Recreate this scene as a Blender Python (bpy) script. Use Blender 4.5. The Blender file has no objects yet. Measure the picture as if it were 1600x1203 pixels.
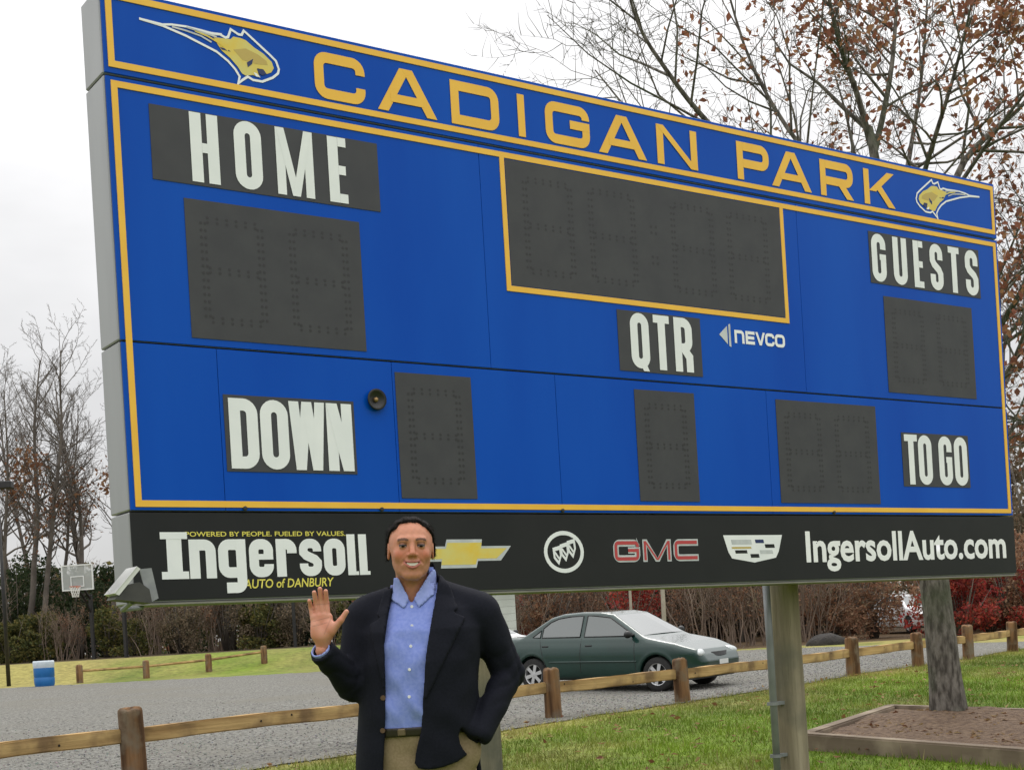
import bpy, bmesh, math, random
import numpy as np
from mathutils import Vector, Matrix
R = math.radians
SC = bpy.context.scene
COL = SC.collection
rng = np.random.default_rng(7)
random.seed(7)

# ------------------------------------------------------------------ camera
F_PX, CX, CY, ROLL, CAM_Z = 2200.0, 800.0, 1004.0, R(3.38), 1.3
cam_d = bpy.data.cameras.new('camera')
cam = bpy.data.objects.new('camera', cam_d); COL.objects.link(cam)
cam.location = (0, 0, CAM_Z)
cam.rotation_euler = (R(90), ROLL, 0)
cam_d.sensor_width = 36.0
cam_d.lens = 36.0 * F_PX / 1600.0
cam_d.shift_x = 0.0
cam_d.shift_y = (CY - 601.5) / 1600.0
cam_d.clip_start = 0.1; cam_d.clip_end = 2000
SC.camera = cam
SC.view_settings.view_transform = 'Standard'
SC.view_settings.look = 'None'
SC.view_settings.exposure = 0.10
SC.view_settings.gamma = 1.0

# ------------------------------------------------------------------ overcast sky and soft sun
SUN_EL, SUN_AZ = R(48), R(12)          # sun veiled by cloud, ahead of the camera and a little right
world = bpy.data.worlds.new('World'); SC.world = world
world.use_nodes = True
wn, wl = world.node_tree.nodes, world.node_tree.links
wn.clear()
def N(nodes, t, **kw):
    n = nodes.new(t)
    for k, v in kw.items(): setattr(n, k, v)
    return n
out = N(wn, 'ShaderNodeOutputWorld'); bg = N(wn, 'ShaderNodeBackground')
sky = N(wn, 'ShaderNodeTexSky', sky_type='NISHITA')
sky.sun_disc = False; sky.sun_elevation = SUN_EL; sky.sun_rotation = SUN_AZ
tc = N(wn, 'ShaderNodeTexCoord'); sep = N(wn, 'ShaderNodeSeparateXYZ')
wl.new(tc.outputs['Generated'], sep.inputs[0])
# CIE overcast sky: luminance (1 + 2 sin elevation) / 3
cl = N(wn, 'ShaderNodeMath', operation='MAXIMUM'); cl.inputs[1].default_value = 0.0
wl.new(sep.outputs['Z'], cl.inputs[0])
m1 = N(wn, 'ShaderNodeMath', operation='MULTIPLY_ADD'); m1.inputs[1].default_value = 1.80; m1.inputs[2].default_value = 0.42
wl.new(cl.outputs[0], m1.inputs[0])
mp = N(wn, 'ShaderNodeMapping'); mp.inputs['Scale'].default_value = (1.0, 1.0, 2.6)
wl.new(tc.outputs['Generated'], mp.inputs[0])
nz = N(wn, 'ShaderNodeTexNoise'); nz.inputs['Scale'].default_value = 2.6; nz.inputs['Detail'].default_value = 5.0; nz.inputs['Roughness'].default_value = 0.5
wl.new(mp.outputs[0], nz.inputs['Vector'])
mr = N(wn, 'ShaderNodeMapRange'); mr.inputs['From Min'].default_value = 0.3; mr.inputs['From Max'].default_value = 0.7
mr.inputs['To Min'].default_value = 0.80; mr.inputs['To Max'].default_value = 1.16
wl.new(nz.outputs['Fac'], mr.inputs['Value'])
m2 = N(wn, 'ShaderNodeMath', operation='MULTIPLY')
wl.new(m1.outputs[0], m2.inputs[0]); wl.new(mr.outputs[0], m2.inputs[1])
cloud = N(wn, 'ShaderNodeMix', data_type='RGBA', blend_type='MULTIPLY'); cloud.inputs[0].default_value = 1.0
cloud.inputs[6].default_value = (1.0, 0.992, 0.992, 1)
wl.new(m2.outputs[0], cloud.inputs[7])
skys = N(wn, 'ShaderNodeMix', data_type='RGBA', blend_type='MULTIPLY'); skys.inputs[0].default_value = 1.0
skys.inputs[7].default_value = (0.1, 0.1, 0.1, 1)
wl.new(sky.outputs[0], skys.inputs[6])
mx = N(wn, 'ShaderNodeMix', data_type='RGBA'); mx.inputs[0].default_value = 0.94
wl.new(skys.outputs[2], mx.inputs[6]); wl.new(cloud.outputs[2], mx.inputs[7])
wl.new(mx.outputs[2], bg.inputs['Color']); bg.inputs['Strength'].default_value = 1.0
wl.new(bg.outputs[0], out.inputs[0])

sun_d = bpy.data.lights.new('sun', 'SUN'); sun_d.energy = 1.0; sun_d.angle = R(25); sun_d.color = (1.0, 0.96, 0.9)
sun = bpy.data.objects.new('sun', sun_d); COL.objects.link(sun)
sun.location = (0, 0, 30)
sd = Vector((math.sin(SUN_AZ) * math.cos(SUN_EL), math.cos(SUN_AZ) * math.cos(SUN_EL), math.sin(SUN_EL)))
sun.rotation_euler = sd.to_track_quat('Z', 'Y').to_euler()

# ------------------------------------------------------------------ pixel -> place helpers
_r = np.array([math.cos(ROLL), 0, -math.sin(ROLL)]); _u = np.array([math.sin(ROLL), 0, math.cos(ROLL)])
def ray(px, py): return np.array([0, 1.0, 0]) + (px - CX) / F_PX * _r + (CY - py) / F_PX * _u
def at(px, py, y):
    d = ray(px, py); p = d * y; p[2] += CAM_Z; return p

def sstep(a, b, x):
    t = np.clip((np.asarray(x, float) - a) / (b - a), 0, 1); return t * t * (3 - 2 * t)
def gz(x, y):
    """height of the ground"""
    x = np.asarray(x, float); y = np.asarray(y, float)
    z = 0.016 * np.clip(y, 0, 70) * sstep(4, 12, y)
    z = z + 0.70 * sstep(49.5, 54.5, y) * sstep(-1.0, -7.0, x)
    z = z - 0.07 * np.exp(-((x - 2.6) ** 2 + (y - 24.0) ** 2) / 4.0)
    return z
def ground(x, y): return float(gz(x, y))

# ------------------------------------------------------------------ materials
MATS = {}
def mat(name, c1, c2=None, rough=0.7, metal=0.0, scale=8.0, detail=4.0, bump=0.0, bscale=None, c3=None, s3=1.0,
        spec=0.5, coat=0.0, lo=0.35, hi=0.65, coords='Object', stretch=None, alpha=1.0, trans=0.0, bdist=0.01, tl=0.0):
    if name in MATS: return MATS[name]
    m = bpy.data.materials.new(name); m.use_nodes = True
    n, l = m.node_tree.nodes, m.node_tree.links
    b = n['Principled BSDF']
    b.inputs['Roughness'].default_value = rough; b.inputs['Metallic'].default_value = metal
    b.inputs['Specular IOR Level'].default_value = spec
    b.inputs['Coat Weight'].default_value = coat; b.inputs['Coat Roughness'].default_value = 0.05
    b.inputs['Alpha'].default_value = alpha; b.inputs['Transmission Weight'].default_value = trans
    b.inputs['Base Color'].default_value = (*c1, 1)
    t = N(n, 'ShaderNodeTexCoord'); vec = t.outputs[coords]
    if stretch:
        mpp = N(n, 'ShaderNodeMapping'); mpp.inputs['Scale'].default_value = stretch
        l.new(vec, mpp.inputs[0]); vec = mpp.outputs[0]
    if c2 is not None:
        no = N(n, 'ShaderNodeTexNoise'); no.inputs['Scale'].default_value = scale; no.inputs['Detail'].default_value = detail
        l.new(vec, no.inputs['Vector'])
        q = N(n, 'ShaderNodeMapRange'); q.inputs[1].default_value = lo; q.inputs[2].default_value = hi
        l.new(no.outputs['Fac'], q.inputs[0])
        mxx = N(n, 'ShaderNodeMix', data_type='RGBA'); mxx.inputs[6].default_value = (*c1, 1); mxx.inputs[7].default_value = (*c2, 1)
        l.new(q.outputs[0], mxx.inputs[0]); col = mxx.outputs[2]
        if c3 is not None:
            n3 = N(n, 'ShaderNodeTexNoise'); n3.inputs['Scale'].default_value = s3; n3.inputs['Detail'].default_value = 5.0
            l.new(t.outputs[coords], n3.inputs['Vector'])
            q3 = N(n, 'ShaderNodeMapRange'); q3.inputs[1].default_value = 0.48; q3.inputs[2].default_value = 0.68
            l.new(n3.outputs['Fac'], q3.inputs[0])
            m3 = N(n, 'ShaderNodeMix', data_type='RGBA'); m3.inputs[7].default_value = (*c3, 1)
            l.new(q3.outputs[0], m3.inputs[0]); l.new(col, m3.inputs[6]); col = m3.outputs[2]
        l.new(col, b.inputs['Base Color'])
    if bump:
        nb = N(n, 'ShaderNodeTexNoise'); nb.inputs['Scale'].default_value = bscale or scale * 3; nb.inputs['Detail'].default_value = 5.0
        l.new(vec, nb.inputs['Vector'])
        bp_ = N(n, 'ShaderNodeBump'); bp_.inputs['Strength'].default_value = bump; bp_.inputs['Distance'].default_value = bdist
        l.new(nb.outputs['Fac'], bp_.inputs['Height']); l.new(bp_.outputs[0], b.inputs['Normal'])
    if tl:
        b.inputs['Subsurface Weight'].default_value = 0.0
        tr = N(n, 'ShaderNodeBsdfTranslucent'); ms = N(n, 'ShaderNodeMixShader'); ms.inputs[0].default_value = tl
        src = b.inputs['Base Color']
        if src.is_linked: l.new(src.links[0].from_socket, tr.inputs['Color'])
        else: tr.inputs['Color'].default_value = (*c1, 1)
        l.new(b.outputs[0], ms.inputs[1]); l.new(tr.outputs[0], ms.inputs[2])
        l.new(ms.outputs[0], n['Material Output'].inputs[0])
    MATS[name] = m
    return m
def vcol_mat(name, rough=0.8, spec=0.2, tl=0.0, bump=0.0, bscale=60.0, sss=0.0):
    """material whose own colour comes from the mesh's colour attribute 'col'"""
    m = bpy.data.materials.new(name); m.use_nodes = True
    n, l = m.node_tree.nodes, m.node_tree.links
    b = n['Principled BSDF']; b.inputs['Roughness'].default_value = rough; b.inputs['Specular IOR Level'].default_value = spec
    a = N(n, 'ShaderNodeAttribute', attribute_name='col')
    l.new(a.outputs['Color'], b.inputs['Base Color'])
    if sss:
        b.inputs['Subsurface Weight'].default_value = sss; b.inputs['Subsurface Radius'].default_value = (0.012, 0.004, 0.002)
        b.inputs['Subsurface Scale'].default_value = 0.6
    if bump:
        t = N(n, 'ShaderNodeTexCoord'); nb = N(n, 'ShaderNodeTexNoise'); nb.inputs['Scale'].default_value = bscale
        l.new(t.outputs['Object'], nb.inputs['Vector'])
        bp_ = N(n, 'ShaderNodeBump'); bp_.inputs['Strength'].default_value = bump; bp_.inputs['Distance'].default_value = 0.01
        l.new(nb.outputs['Fac'], bp_.inputs['Height']); l.new(bp_.outputs[0], b.inputs['Normal'])
    if tl:
        tr = N(n, 'ShaderNodeBsdfTranslucent'); ms = N(n, 'ShaderNodeMixShader'); ms.inputs[0].default_value = tl
        l.new(a.outputs['Color'], tr.inputs['Color'])
        l.new(b.outputs[0], ms.inputs[1]); l.new(tr.outputs[0], ms.inputs[2]); l.new(ms.outputs[0], n['Material Output'].inputs[0])
    return m

# ------------------------------------------------------------------ object helpers
def tag(o, label=None, cat=None, group=None, kind=None):
    if label: o['label'] = label
    if cat: o['category'] = cat
    if group: o['group'] = group
    if kind: o['kind'] = kind
    return o
def link(name, me, parent=None, m=None, loc=None, rot=None):
    o = bpy.data.objects.new(name, me); COL.objects.link(o)
    if m is not None:
        me.materials.clear(); me.materials.append(m)
    if parent is not None: o.parent = parent
    if loc is not None: o.location = loc
    if rot is not None: o.rotation_euler = rot
    return o
def empty(name, loc, rz=0.0, label=None, cat=None, group=None):
    o = bpy.data.objects.new(name, None); COL.objects.link(o)
    o.location = loc; o.rotation_euler = (0, 0, rz); o.empty_display_size = 0.2
    return tag(o, label, cat, group)
def copy_tree(o, parent=None):
    c = o.copy(); COL.objects.link(c)
    if parent is not None: c.parent = parent
    for ch in list(o.children): copy_tree(ch, c)
    return c
def npmesh(name, V, Fq, smooth=False, col=None):
    V = np.asarray(V, np.float32).reshape(-1, 3); Fq = np.asarray(Fq, np.int32)
    me = bpy.data.meshes.new(name)
    k = Fq.shape[1]
    me.vertices.add(len(V)); me.vertices.foreach_set('co', V.ravel())
    me.loops.add(Fq.size); me.loops.foreach_set('vertex_index', Fq.ravel())
    me.polygons.add(len(Fq)); me.polygons.foreach_set('loop_start', np.arange(0, Fq.size, k, dtype=np.int32))
    me.update(calc_edges=True); me.validate()
    me.polygons.foreach_set('use_smooth', np.full(len(me.polygons), smooth))
    if col is not None:
        ca = np.ones((len(V), 4), np.float32); ca[:, :3] = col
        at_ = me.color_attributes.new('col', 'FLOAT_COLOR', 'POINT'); at_.data.foreach_set('color', ca.ravel())
    return me
class MB:
    """collects simple shapes into one mesh"""
    def __init__(s): s.v = []; s.f = []
    def quad(s, *p):
        i = len(s.v); s.v += [tuple(q) for q in p]; s.f.append(tuple(range(i, i + len(p)))); return s
    def box(s, x0, x1, y0, y1, z0, z1, b=0.0):
        if b:
            bm = bmesh.new(); bmesh.ops.create_cube(bm, size=1)
            for v in bm.verts: v.co = Vector((x0 + (v.co.x + .5) * (x1 - x0), y0 + (v.co.y + .5) * (y1 - y0), z0 + (v.co.z + .5) * (z1 - z0)))
            bmesh.ops.bevel(bm, geom=bm.edges[:], offset=b, segments=1, affect='EDGES')
            return s.addbm(bm)
        i = len(s.v)
        s.v += [(x0, y0, z0), (x1, y0, z0), (x1, y1, z0), (x0, y1, z0), (x0, y0, z1), (x1, y0, z1), (x1, y1, z1), (x0, y1, z1)]
        s.f += [tuple(i + k for k in q) for q in ((0, 3, 2, 1), (4, 5, 6, 7), (0, 1, 5, 4), (1, 2, 6, 5), (2, 3, 7, 6), (3, 0, 4, 7))]
        return s
    def addbm(s, bm, M=None):
        i = len(s.v); bm.verts.index_update()
        s.v += [tuple((M @ v.co) if M else v.co) for v in bm.verts]
        s.f += [tuple(i + v.index for v in f.verts) for f in bm.faces]; bm.free(); return s
    def tube(s, pts, rad, k=8, cap=True, closed=False):
        pts = [Vector(p) for p in pts]; n = len(pts)
        if not hasattr(rad, '__len__'): rad = [rad] * n
        i0 = len(s.v); ref = None
        for j, p in enumerate(pts):
            if closed: t = pts[(j + 1) % n] - pts[j - 1]
            else: t = pts[min(j + 1, n - 1)] - pts[max(j - 1, 0)]
            t.normalize()
            if ref is None: ref = Vector((0, 0, 1)) if abs(t.z) < .9 else Vector((1, 0, 0))
            a = t.cross(ref); a.normalize(); b = t.cross(a); ref = -b if False else a.cross(t)
            for q in range(k):
                an = 2 * math.pi * q / k
                s.v.append(tuple(p + (a * math.cos(an) + b * math.sin(an)) * rad[j]))
        m = n if closed else n - 1
        for j in range(m):
            for q in range(k):
                a0 = i0 + j * k; b0 = i0 + ((j + 1) % n) * k
                s.f.append((a0 + q, a0 + (q + 1) % k, b0 + (q + 1) % k, b0 + q))
        if cap and not closed:
            s.f.append(tuple(i0 + q for q in reversed(range(k)))); s.f.append(tuple(i0 + (n - 1) * k + q for q in range(k)))
        return s
    def lathe(s, prof, k=24, M=None):
        i0 = len(s.v); n = len(prof)
        for (r_, z_) in prof:
            for q in range(k):
                an = 2 * math.pi * q / k; v = Vector((r_ * math.cos(an), r_ * math.sin(an), z_))
                s.v.append(tuple(M @ v if M else v))
        for j in range(n - 1):
            for q in range(k):
                a0 = i0 + j * k; b0 = a0 + k
                s.f.append((a0 + q, a0 + (q + 1) % k, b0 + (q + 1) % k, b0 + q))
        return s
    def prism(s, poly, y0, y1):
        """polygon in x,z extruded from y0 (front) to y1"""
        i = len(s.v); n = len(poly)
        s.v += [(p[0], y0, p[1]) for p in poly] + [(p[0], y1, p[1]) for p in poly]
        s.f.append(tuple(i + k for k in range(n))); s.f.append(tuple(i + n + k for k in reversed(range(n))))
        for k in range(n): s.f.append((i + k, i + n + k, i + n + (k + 1) % n, i + (k + 1) % n))
        return s
    def mesh(s, name, smooth=False):
        me = bpy.data.meshes.new(name); me.from_pydata(s.v, [], s.f); me.update()
        if smooth:
            for p in me.polygons: p.use_smooth = True
        return me
    def build(s, name, m, parent=None, smooth=False, loc=None, rot=None, fix=True):
        me = s.mesh(name, smooth)
        if fix:
            bm = bmesh.new(); bm.from_mesh(me); bmesh.ops.recalc_face_normals(bm, faces=bm.faces[:]); bm.to_mesh(me); bm.free()
        return link(name, me, parent, m, loc, rot)
# ------------------------------------------------------------------ the ground, the gravel lot, the lawn
FENCE_POSTS = [(-5.75, 11.45), (-3.74, 13.70), (-1.62, 16.0), (0.48, 18.24), (2.36, 19.89), (4.10, 22.0), (5.86, 24.32), (7.49, 26.10), (8.95, 27.70), (10.64, 30.0), (12.3, 32.0)]
_nx = np.array([-60, -14.0, -8.0, -5.1, -3.05, -1.0, 0.80, 2.45, 4.1, 5.86, 7.49, 8.95, 10.64, 13.5])
_ny = np.array([-45, 1.5, 8.0, 11.0, 13.05, 15.5, 17.95, 19.85, 22.1, 24.5, 26.3, 27.95, 30.3, 33.6])
_fx = np.array([-60, -40, -30, -22, -17.6, -14, -10, -6.2, -2, 2.0, 5.0, 7.5, 10.7, 13.6])
_fy = np.array([56, 52, 50, 49, 48.2, 47.2, 46.2, 45.2, 44.0, 43.0, 42.2, 41.3, 38.5, 34.0])
def wob(x, y, s=1.0):
    return 0.5 * np.sin(1.7 * x * s + 0.6 * y * s) + 0.3 * np.sin(3.9 * x * s - 2.1 * y * s + 1.0) + 0.2 * np.sin(7.3 * y * s + 4.1 * x * s)
def near_edge(x): return np.interp(x, _nx, _ny)

xs = np.unique(np.concatenate([np.linspace(-320, -32, 37), np.arange(-32, 32.1, 0.5), np.linspace(32, 320, 37)]))
ys = np.unique(np.concatenate([np.linspace(-60, 0, 25), np.arange(0, 64.1, 0.5), np.linspace(64, 700, 50)]))
GX, GY = np.meshgrid(xs, ys, indexing='ij')
GZ = gz(GX, GY)
ni, nj = GX.shape
idx = np.arange(ni * nj).reshape(ni, nj)
Fq = np.stack([idx[:-1, :-1], idx[1:, :-1], idx[1:, 1:], idx[:-1, 1:]], -1).reshape(-1, 4)
def lawn_colour(x, y):
    """the turf's own colour: mown green, straw-coloured and worn along the fence, dry litter at the wood's edge"""
    x = np.asarray(x, float); y = np.asarray(y, float)
    d = (near_edge(x) - y) * 0.68                     # distance to the gravel's edge
    w = np.exp(-np.clip(d, 0, None) / 0.75) * (0.75 + 0.5 * wob(x, y, 1.3))
    w = w + 0.42 * sstep(0.10, 0.8, wob(x * 0.7, y * 0.7 + 3))
    w = np.where(y > 43, 0.35 + 0.35 * wob(x, y, .8) + 0.9 * sstep(-13, -17, x), w)
    w = np.clip(w, 0, 1)[..., None]
    p = np.clip(0.5 + 0.5 * wob(x * 0.5 + 9, y * 0.45), 0, 1)[..., None]
    g = (1 - p) * np.array([0.058, 0.108, 0.009]) + p * np.array([0.150, 0.225, 0.020])
    s = np.array([0.36, 0.29, 0.105])
    return g * (1 - 0.75 * w) + s * 0.75 * w
gcol = lawn_colour(GX.ravel(), GY.ravel())
gcol = np.where((GY.ravel() > 57)[:, None], np.array([0.075, 0.055, 0.03]), gcol)
gcol = np.where(((GY.ravel() > 43.2) & (GX.ravel() > 0))[:, None], np.array([0.10, 0.065, 0.035]), gcol)
me = npmesh('ground', np.stack([GX, GY, GZ], -1).reshape(-1, 3), Fq, True, gcol)
M_LAWN = vcol_mat('lawn', 0.9, 0.15, bump=0.8, bscale=14.0)
_n, _l = M_LAWN.node_tree.nodes, M_LAWN.node_tree.links     # fine mottling
_a = [q for q in _n if q.type == 'ATTRIBUTE'][0]; _b = _n['Principled BSDF']
_no = N(_n, 'ShaderNodeTexNoise'); _no.inputs['Scale'].default_value = 5.0; _no.inputs['Detail'].default_value = 8.0; _no.inputs['Roughness'].default_value = 0.7
_t = N(_n, 'ShaderNodeTexCoord'); _l.new(_t.outputs['Object'], _no.inputs['Vector'])
_q = N(_n, 'ShaderNodeMapRange'); _q.inputs[1].default_value = .3; _q.inputs[2].default_value = .7; _q.inputs[3].default_value = .55; _q.inputs[4].default_value = 1.35
_l.new(_no.outputs['Fac'], _q.inputs[0])
_m = N(_n, 'ShaderNodeMix', data_type='RGBA', blend_type='MULTIPLY'); _m.inputs[0].default_value = 1.0
_l.new(_a.outputs['Color'], _m.inputs[6]); _l.new(_q.outputs[0], _m.inputs[7]); _l.new(_m.outputs[2], _b.inputs['Base Color'])
tag(link('ground', me, None, M_LAWN), 'mown green lawn rising gently toward the woods', None, None, 'structure')

# gravel lot: a sheet between its near and far edge
S, T = 420, 90
ss = np.linspace(0, 1, S); k = np.linspace(0, 1, len(_nx))
px0, py0, px1, py1 = (np.interp(ss, k, q) for q in (_nx, _ny, _fx, _fy))
tt = np.linspace(0, 1, T)[None, :] ** 1.0
LX = px0[:, None] * (1 - tt) + px1[:, None] * tt; LY = py0[:, None] * (1 - tt) + py1[:, None] * tt
edge = (1 - tt) ** 12; edge2 = tt ** 12
jit = 0.10 * wob(LX, LY, 3.1) + 0.05 * wob(LX, LY, 9.0)
LY = LY + jit * edge + 3.0 * jit * edge2
idx = np.arange(S * T).reshape(S, T)
Fq = np.stack([idx[:-1, :-1], idx[1:, :-1], idx[1:, 1:], idx[:-1, 1:]], -1).reshape(-1, 4)
LZ = gz(LX, LY) + 0.014
M_GRAVEL = mat('gravel', (0.115, 0.112, 0.100), (0.27, 0.265, 0.238), 0.95, 0, scale=20, detail=10, bump=1.0, bscale=26, c3=(0.19, 0.182, 0.155), s3=0.35, spec=0.2, lo=.40, hi=.60, bdist=.05)
tag(link('gravel_lot', npmesh('gravel_lot', np.stack([LX, LY, LZ], -1).reshape(-1, 3), Fq, True), None, M_GRAVEL), 'grey gravel parking lot behind the timber fence', None, None, 'structure')

# loose stones on the near part of the lot
n = 24000
sx = rng.uniform(-13, 9, n); sy = near_edge(sx) + np.abs(rng.normal(0, 7.5, n)) - 0.25
sr = rng.uniform(0.006, 0.014, n) * (1 + 0.6 * rng.random(n) ** 3)
o8 = np.array([(1, 0, 0), (-1, 0, 0), (0, 1, 0), (0, -1, 0), (0, 0, 1), (0, 0, -1)], float)
f8 = np.array([(0, 2, 4), (2, 1, 4), (1, 3, 4), (3, 0, 4), (2, 0, 5), (1, 2, 5), (3, 1, 5), (0, 3, 5)])
sc = sr[:, None, None] * rng.uniform(.6, 1.3, (n, 6, 1)); an = rng.uniform(0, 6.28, n)
V = o8[None] * sc; ca, sa = np.cos(an)[:, None], np.sin(an)[:, None]
V = np.stack([V[..., 0] * ca - V[..., 1] * sa, V[..., 0] * sa + V[..., 1] * ca, V[..., 2] * .7], -1)
V += np.stack([sx, sy, gz(sx, sy) + .014 + sr * .3], -1)[:, None]
g_ = rng.uniform(.14, .30, n)[:, None] * np.array([1, .98, .92]) * (1 + .06 * rng.normal(size=(n, 3)))
me = npmesh('gravel', V.reshape(-1, 3), (f8[None] + 6 * np.arange(n)[:, None, None]).reshape(-1, 3), False, np.repeat(g_, 6, 0))
tag(link('gravel', me, None, vcol_mat('loose stones', .9)), 'loose grey stones scattered over the gravel lot', 'gravel', None, 'stuff')

# the planting bed round the big tree (corners taken from its timbers)
BED = [(2.56, 12.54), (4.05, 15.2), (5.75, 12.25), (4.26, 9.6)]
def in_bed(x, y, grow=0.0):
    ok = np.ones_like(x, bool)
    for i in range(4):
        a, b = np.array(BED[i]), np.array(BED[(i + 1) % 4]); d = b - a; nrm = np.array([d[1], -d[0]]) / np.hypot(*d)
        ok &= ((x - a[0]) * nrm[0] + (y - a[1]) * nrm[1]) > -grow
    return ok

# grass blades
n = 330000
bx = rng.uniform(-4.5, 13.5, n); by = 8.6 + 25 * rng.random(n) ** 1.25
ok = (by < near_edge(bx) + 0.12 * rng.normal(size=n)) & (np.abs(bx) < by * 0.40 + 1.0) & ~in_bed(bx, by, .06)
bx, by = bx[ok], by[ok]; n = len(bx)
h = rng.uniform(.022, .062, n) * (1 + .5 * wob(bx, by, 2.6)) + .07 * (rng.random(n) < .02)
for _x, _y in FENCE_POSTS: h = h + .10 * rng.random(n) * np.exp(-((bx - _x) ** 2 + (by - _y) ** 2) / .045); a = rng.uniform(0, 6.28, n); w = rng.uniform(.003, .006, n)
ln = rng.normal(0, .022, (n, 2)); z = gz(bx, by)
ca, sa = np.cos(a) * w, np.sin(a) * w
V = np.stack([np.stack([bx - ca, by - sa, z - .002], -1), np.stack([bx + ca, by + sa, z - .002], -1), np.stack([bx + ln[:, 0], by + ln[:, 1], z + h], -1)], 1)
c = lawn_colour(bx, by) * (rng.uniform(.75, 1.5, n) * (1 + .28 * wob(bx * 1.9, by * 1.6 + 5)))[:, None]
dry = (rng.random(n) < .10)[:, None]
c = np.where(dry, np.array([.34, .29, .12]) * rng.uniform(.7, 1.2, n)[:, None], c)
me = npmesh('grass', V.reshape(-1, 3), np.arange(3 * n).reshape(-1, 3), False, np.repeat(c, 3, 0))
M_BLADE = vcol_mat('grass blades', .7, .2, tl=.3)
tag(link('grass', me, None, M_BLADE), 'short green grass blades of the lawn', 'grass', None, 'stuff')

# fallen leaves over lawn and lot edge
def leaf_quads(P, size, rs, cols, up=False):
    """small bent leaf-shaped faces (two triangles) around the points P"""
    n = len(P)
    d = rs.normal(size=(n, 3)); 
    if up: d[:, 2] *= .18
    d /= np.linalg.norm(d, axis=1)[:, None]
    e = np.cross(d, rs.normal(size=(n, 3)) * ([.2, .2, 1] if up else 1)); e /= np.linalg.norm(e, axis=1)[:, None] + 1e-9
    nn = np.cross(d, e)
    s = (size * rs.uniform(.6, 1.3, n))[:, None]
    V = np.stack([P - d * s * .5, P + e * s * .3 + nn * s * .1, P + d * s * .55, P - e * s * .3 + nn * s * .12], 1).reshape(-1, 3)
    return V, np.arange(4 * n).reshape(-1, 4), np.repeat(cols, 4, 0)
n = 900
lx = rng.uniform(-3, 9, n); ly = rng.uniform(11, 27, n); ok = (ly < near_edge(lx) + .5); lx, ly = lx[ok], ly[ok]; n = len(lx)
pal = np.array([(.22, .11, .045), (.30, .19, .08), (.16, .07, .035), (.34, .24, .11)])
V, Fq, c = leaf_quads(np.stack([lx, ly, gz(lx, ly) + .05], -1), .075, rng, pal[rng.integers(0, 4, n)], True)
M_LEAF = vcol_mat('leaves', .75, .25, tl=.35)
tag(link('fallen_leaves', npmesh('fallen_leaves', V, Fq, False, c), None, M_LEAF), 'dry brown leaves fallen on the grass', 'leaves', None, 'stuff')
# ------------------------------------------------------------------ the scoreboard
BW = 7.17
BZ0, BZ1, BZM, BZ2, BZ3 = 1.605, 2.065, 2.915, 4.245, 4.685    # bottom, ad / main, mid seam, main / header, top
M_BLUE = mat('blue panel paint', (0.0004, 0.070, 0.470), (0.0030, 0.088, 0.520), 0.26, 0, scale=1.6, detail=6, bump=.10, bscale=1.6, spec=0.14, stretch=(1, 1, .22), bdist=.02)
M_YEL = mat('yellow vinyl', (0.95, 0.54, 0.055), (0.90, 0.49, 0.045), 0.45, 0, scale=5)
M_ALU = mat('brushed aluminium', (0.36, 0.365, 0.38), (0.29, 0.295, 0.31), 0.42, 0.3, scale=3, stretch=(1, 1, .2))
M_FLANGE = mat('dull flange', (.26, .25, .22), (.20, .19, .17), .6, .1, scale=5)
M_GREY = mat('dark grey face', (0.055, 0.055, 0.063), (0.064, 0.064, 0.071), 0.55, 0, scale=6, spec=.3)
M_BLACK = mat('black sign face', (0.011, 0.012, 0.0135), (0.015, 0.0155, 0.017), 0.45, 0, scale=3, spec=.3)
M_LED = mat('dark lenses', (0.024, 0.023, 0.026), None, 0.45)
M_BOLT = mat('dark bolt', (0.02, 0.02, 0.02), None, 0.5)
M_WHITE = mat('white vinyl', (0.90, 0.91, 0.93), (0.84, 0.86, 0.88), 0.45, 0, scale=6)
M_BWHITE = mat('bright white vinyl', (0.92, 0.92, 0.94), None, 0.45)
M_SILVER = mat('silver print', (0.62, 0.64, 0.66), (0.46, 0.48, 0.50), 0.4, 0, scale=9)
M_GOLD = mat('gold print', (0.78, 0.56, 0.07), (0.70, 0.62, 0.20), 0.45, 0, scale=9)
M_RED = mat('red print', (0.50, 0.055, 0.06), None, 0.45)
M_NAVY = mat('navy print', (0.01, 0.025, 0.12), None, 0.45)
M_TAN = mat('tan print', (0.55, 0.40, 0.10), None, 0.45)
M_SMALL = mat('pale yellow print', (0.80, 0.70, 0.12), None, 0.45)

BA = np.array([-1.8617, 7.0])
board = empty('scoreboard', (BA[0], BA[1], 0.0), R(35.0), 'large blue and yellow football scoreboard with header sign, black advertising strip and two round posts', 'scoreboard')
def bpart(name, mb, m, parent=board, **k): return mb.build(name, m, parent, **k)

# cabinets (grey metal boxes), each with its own coloured face panels set proud
for z0, z1, nm in ((BZ0, BZ1 - .004, 'sign_cabinet'), (BZ1 + .004, BZM - .004, 'lower_cabinet'), (BZM + .004, BZ2 - .005, 'upper_cabinet'), (BZ2 + .005, BZ3, 'header_cabinet')):
    bpart(nm, MB().box(0, BW, .012, .27, z0, z1, .006), M_ALU)
def panel(name, x0, x1, z0, z1, m, y0=0.0, y1=.0105, parent=board, b=.0012): return bpart(name, MB().box(x0, x1, y0, y1, z0, z1, b), m, parent)
G = .0014
for x0, x1 in ((0.008, 2.24), (2.24, 4.90), (4.90, BW - .008)):
    panel('face_panel', x0 + G, x1 - G, BZM + .006, BZ2 - .008, M_BLUE)
for x0, x1 in ((0.008, .515), (.515, 1.56), (1.56, 2.705), (2.705, 4.50), (4.50, BW - .008)):
    panel('face_panel', x0 + G, x1 - G, BZ1 + .006, BZM - .006, M_BLUE)
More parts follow.
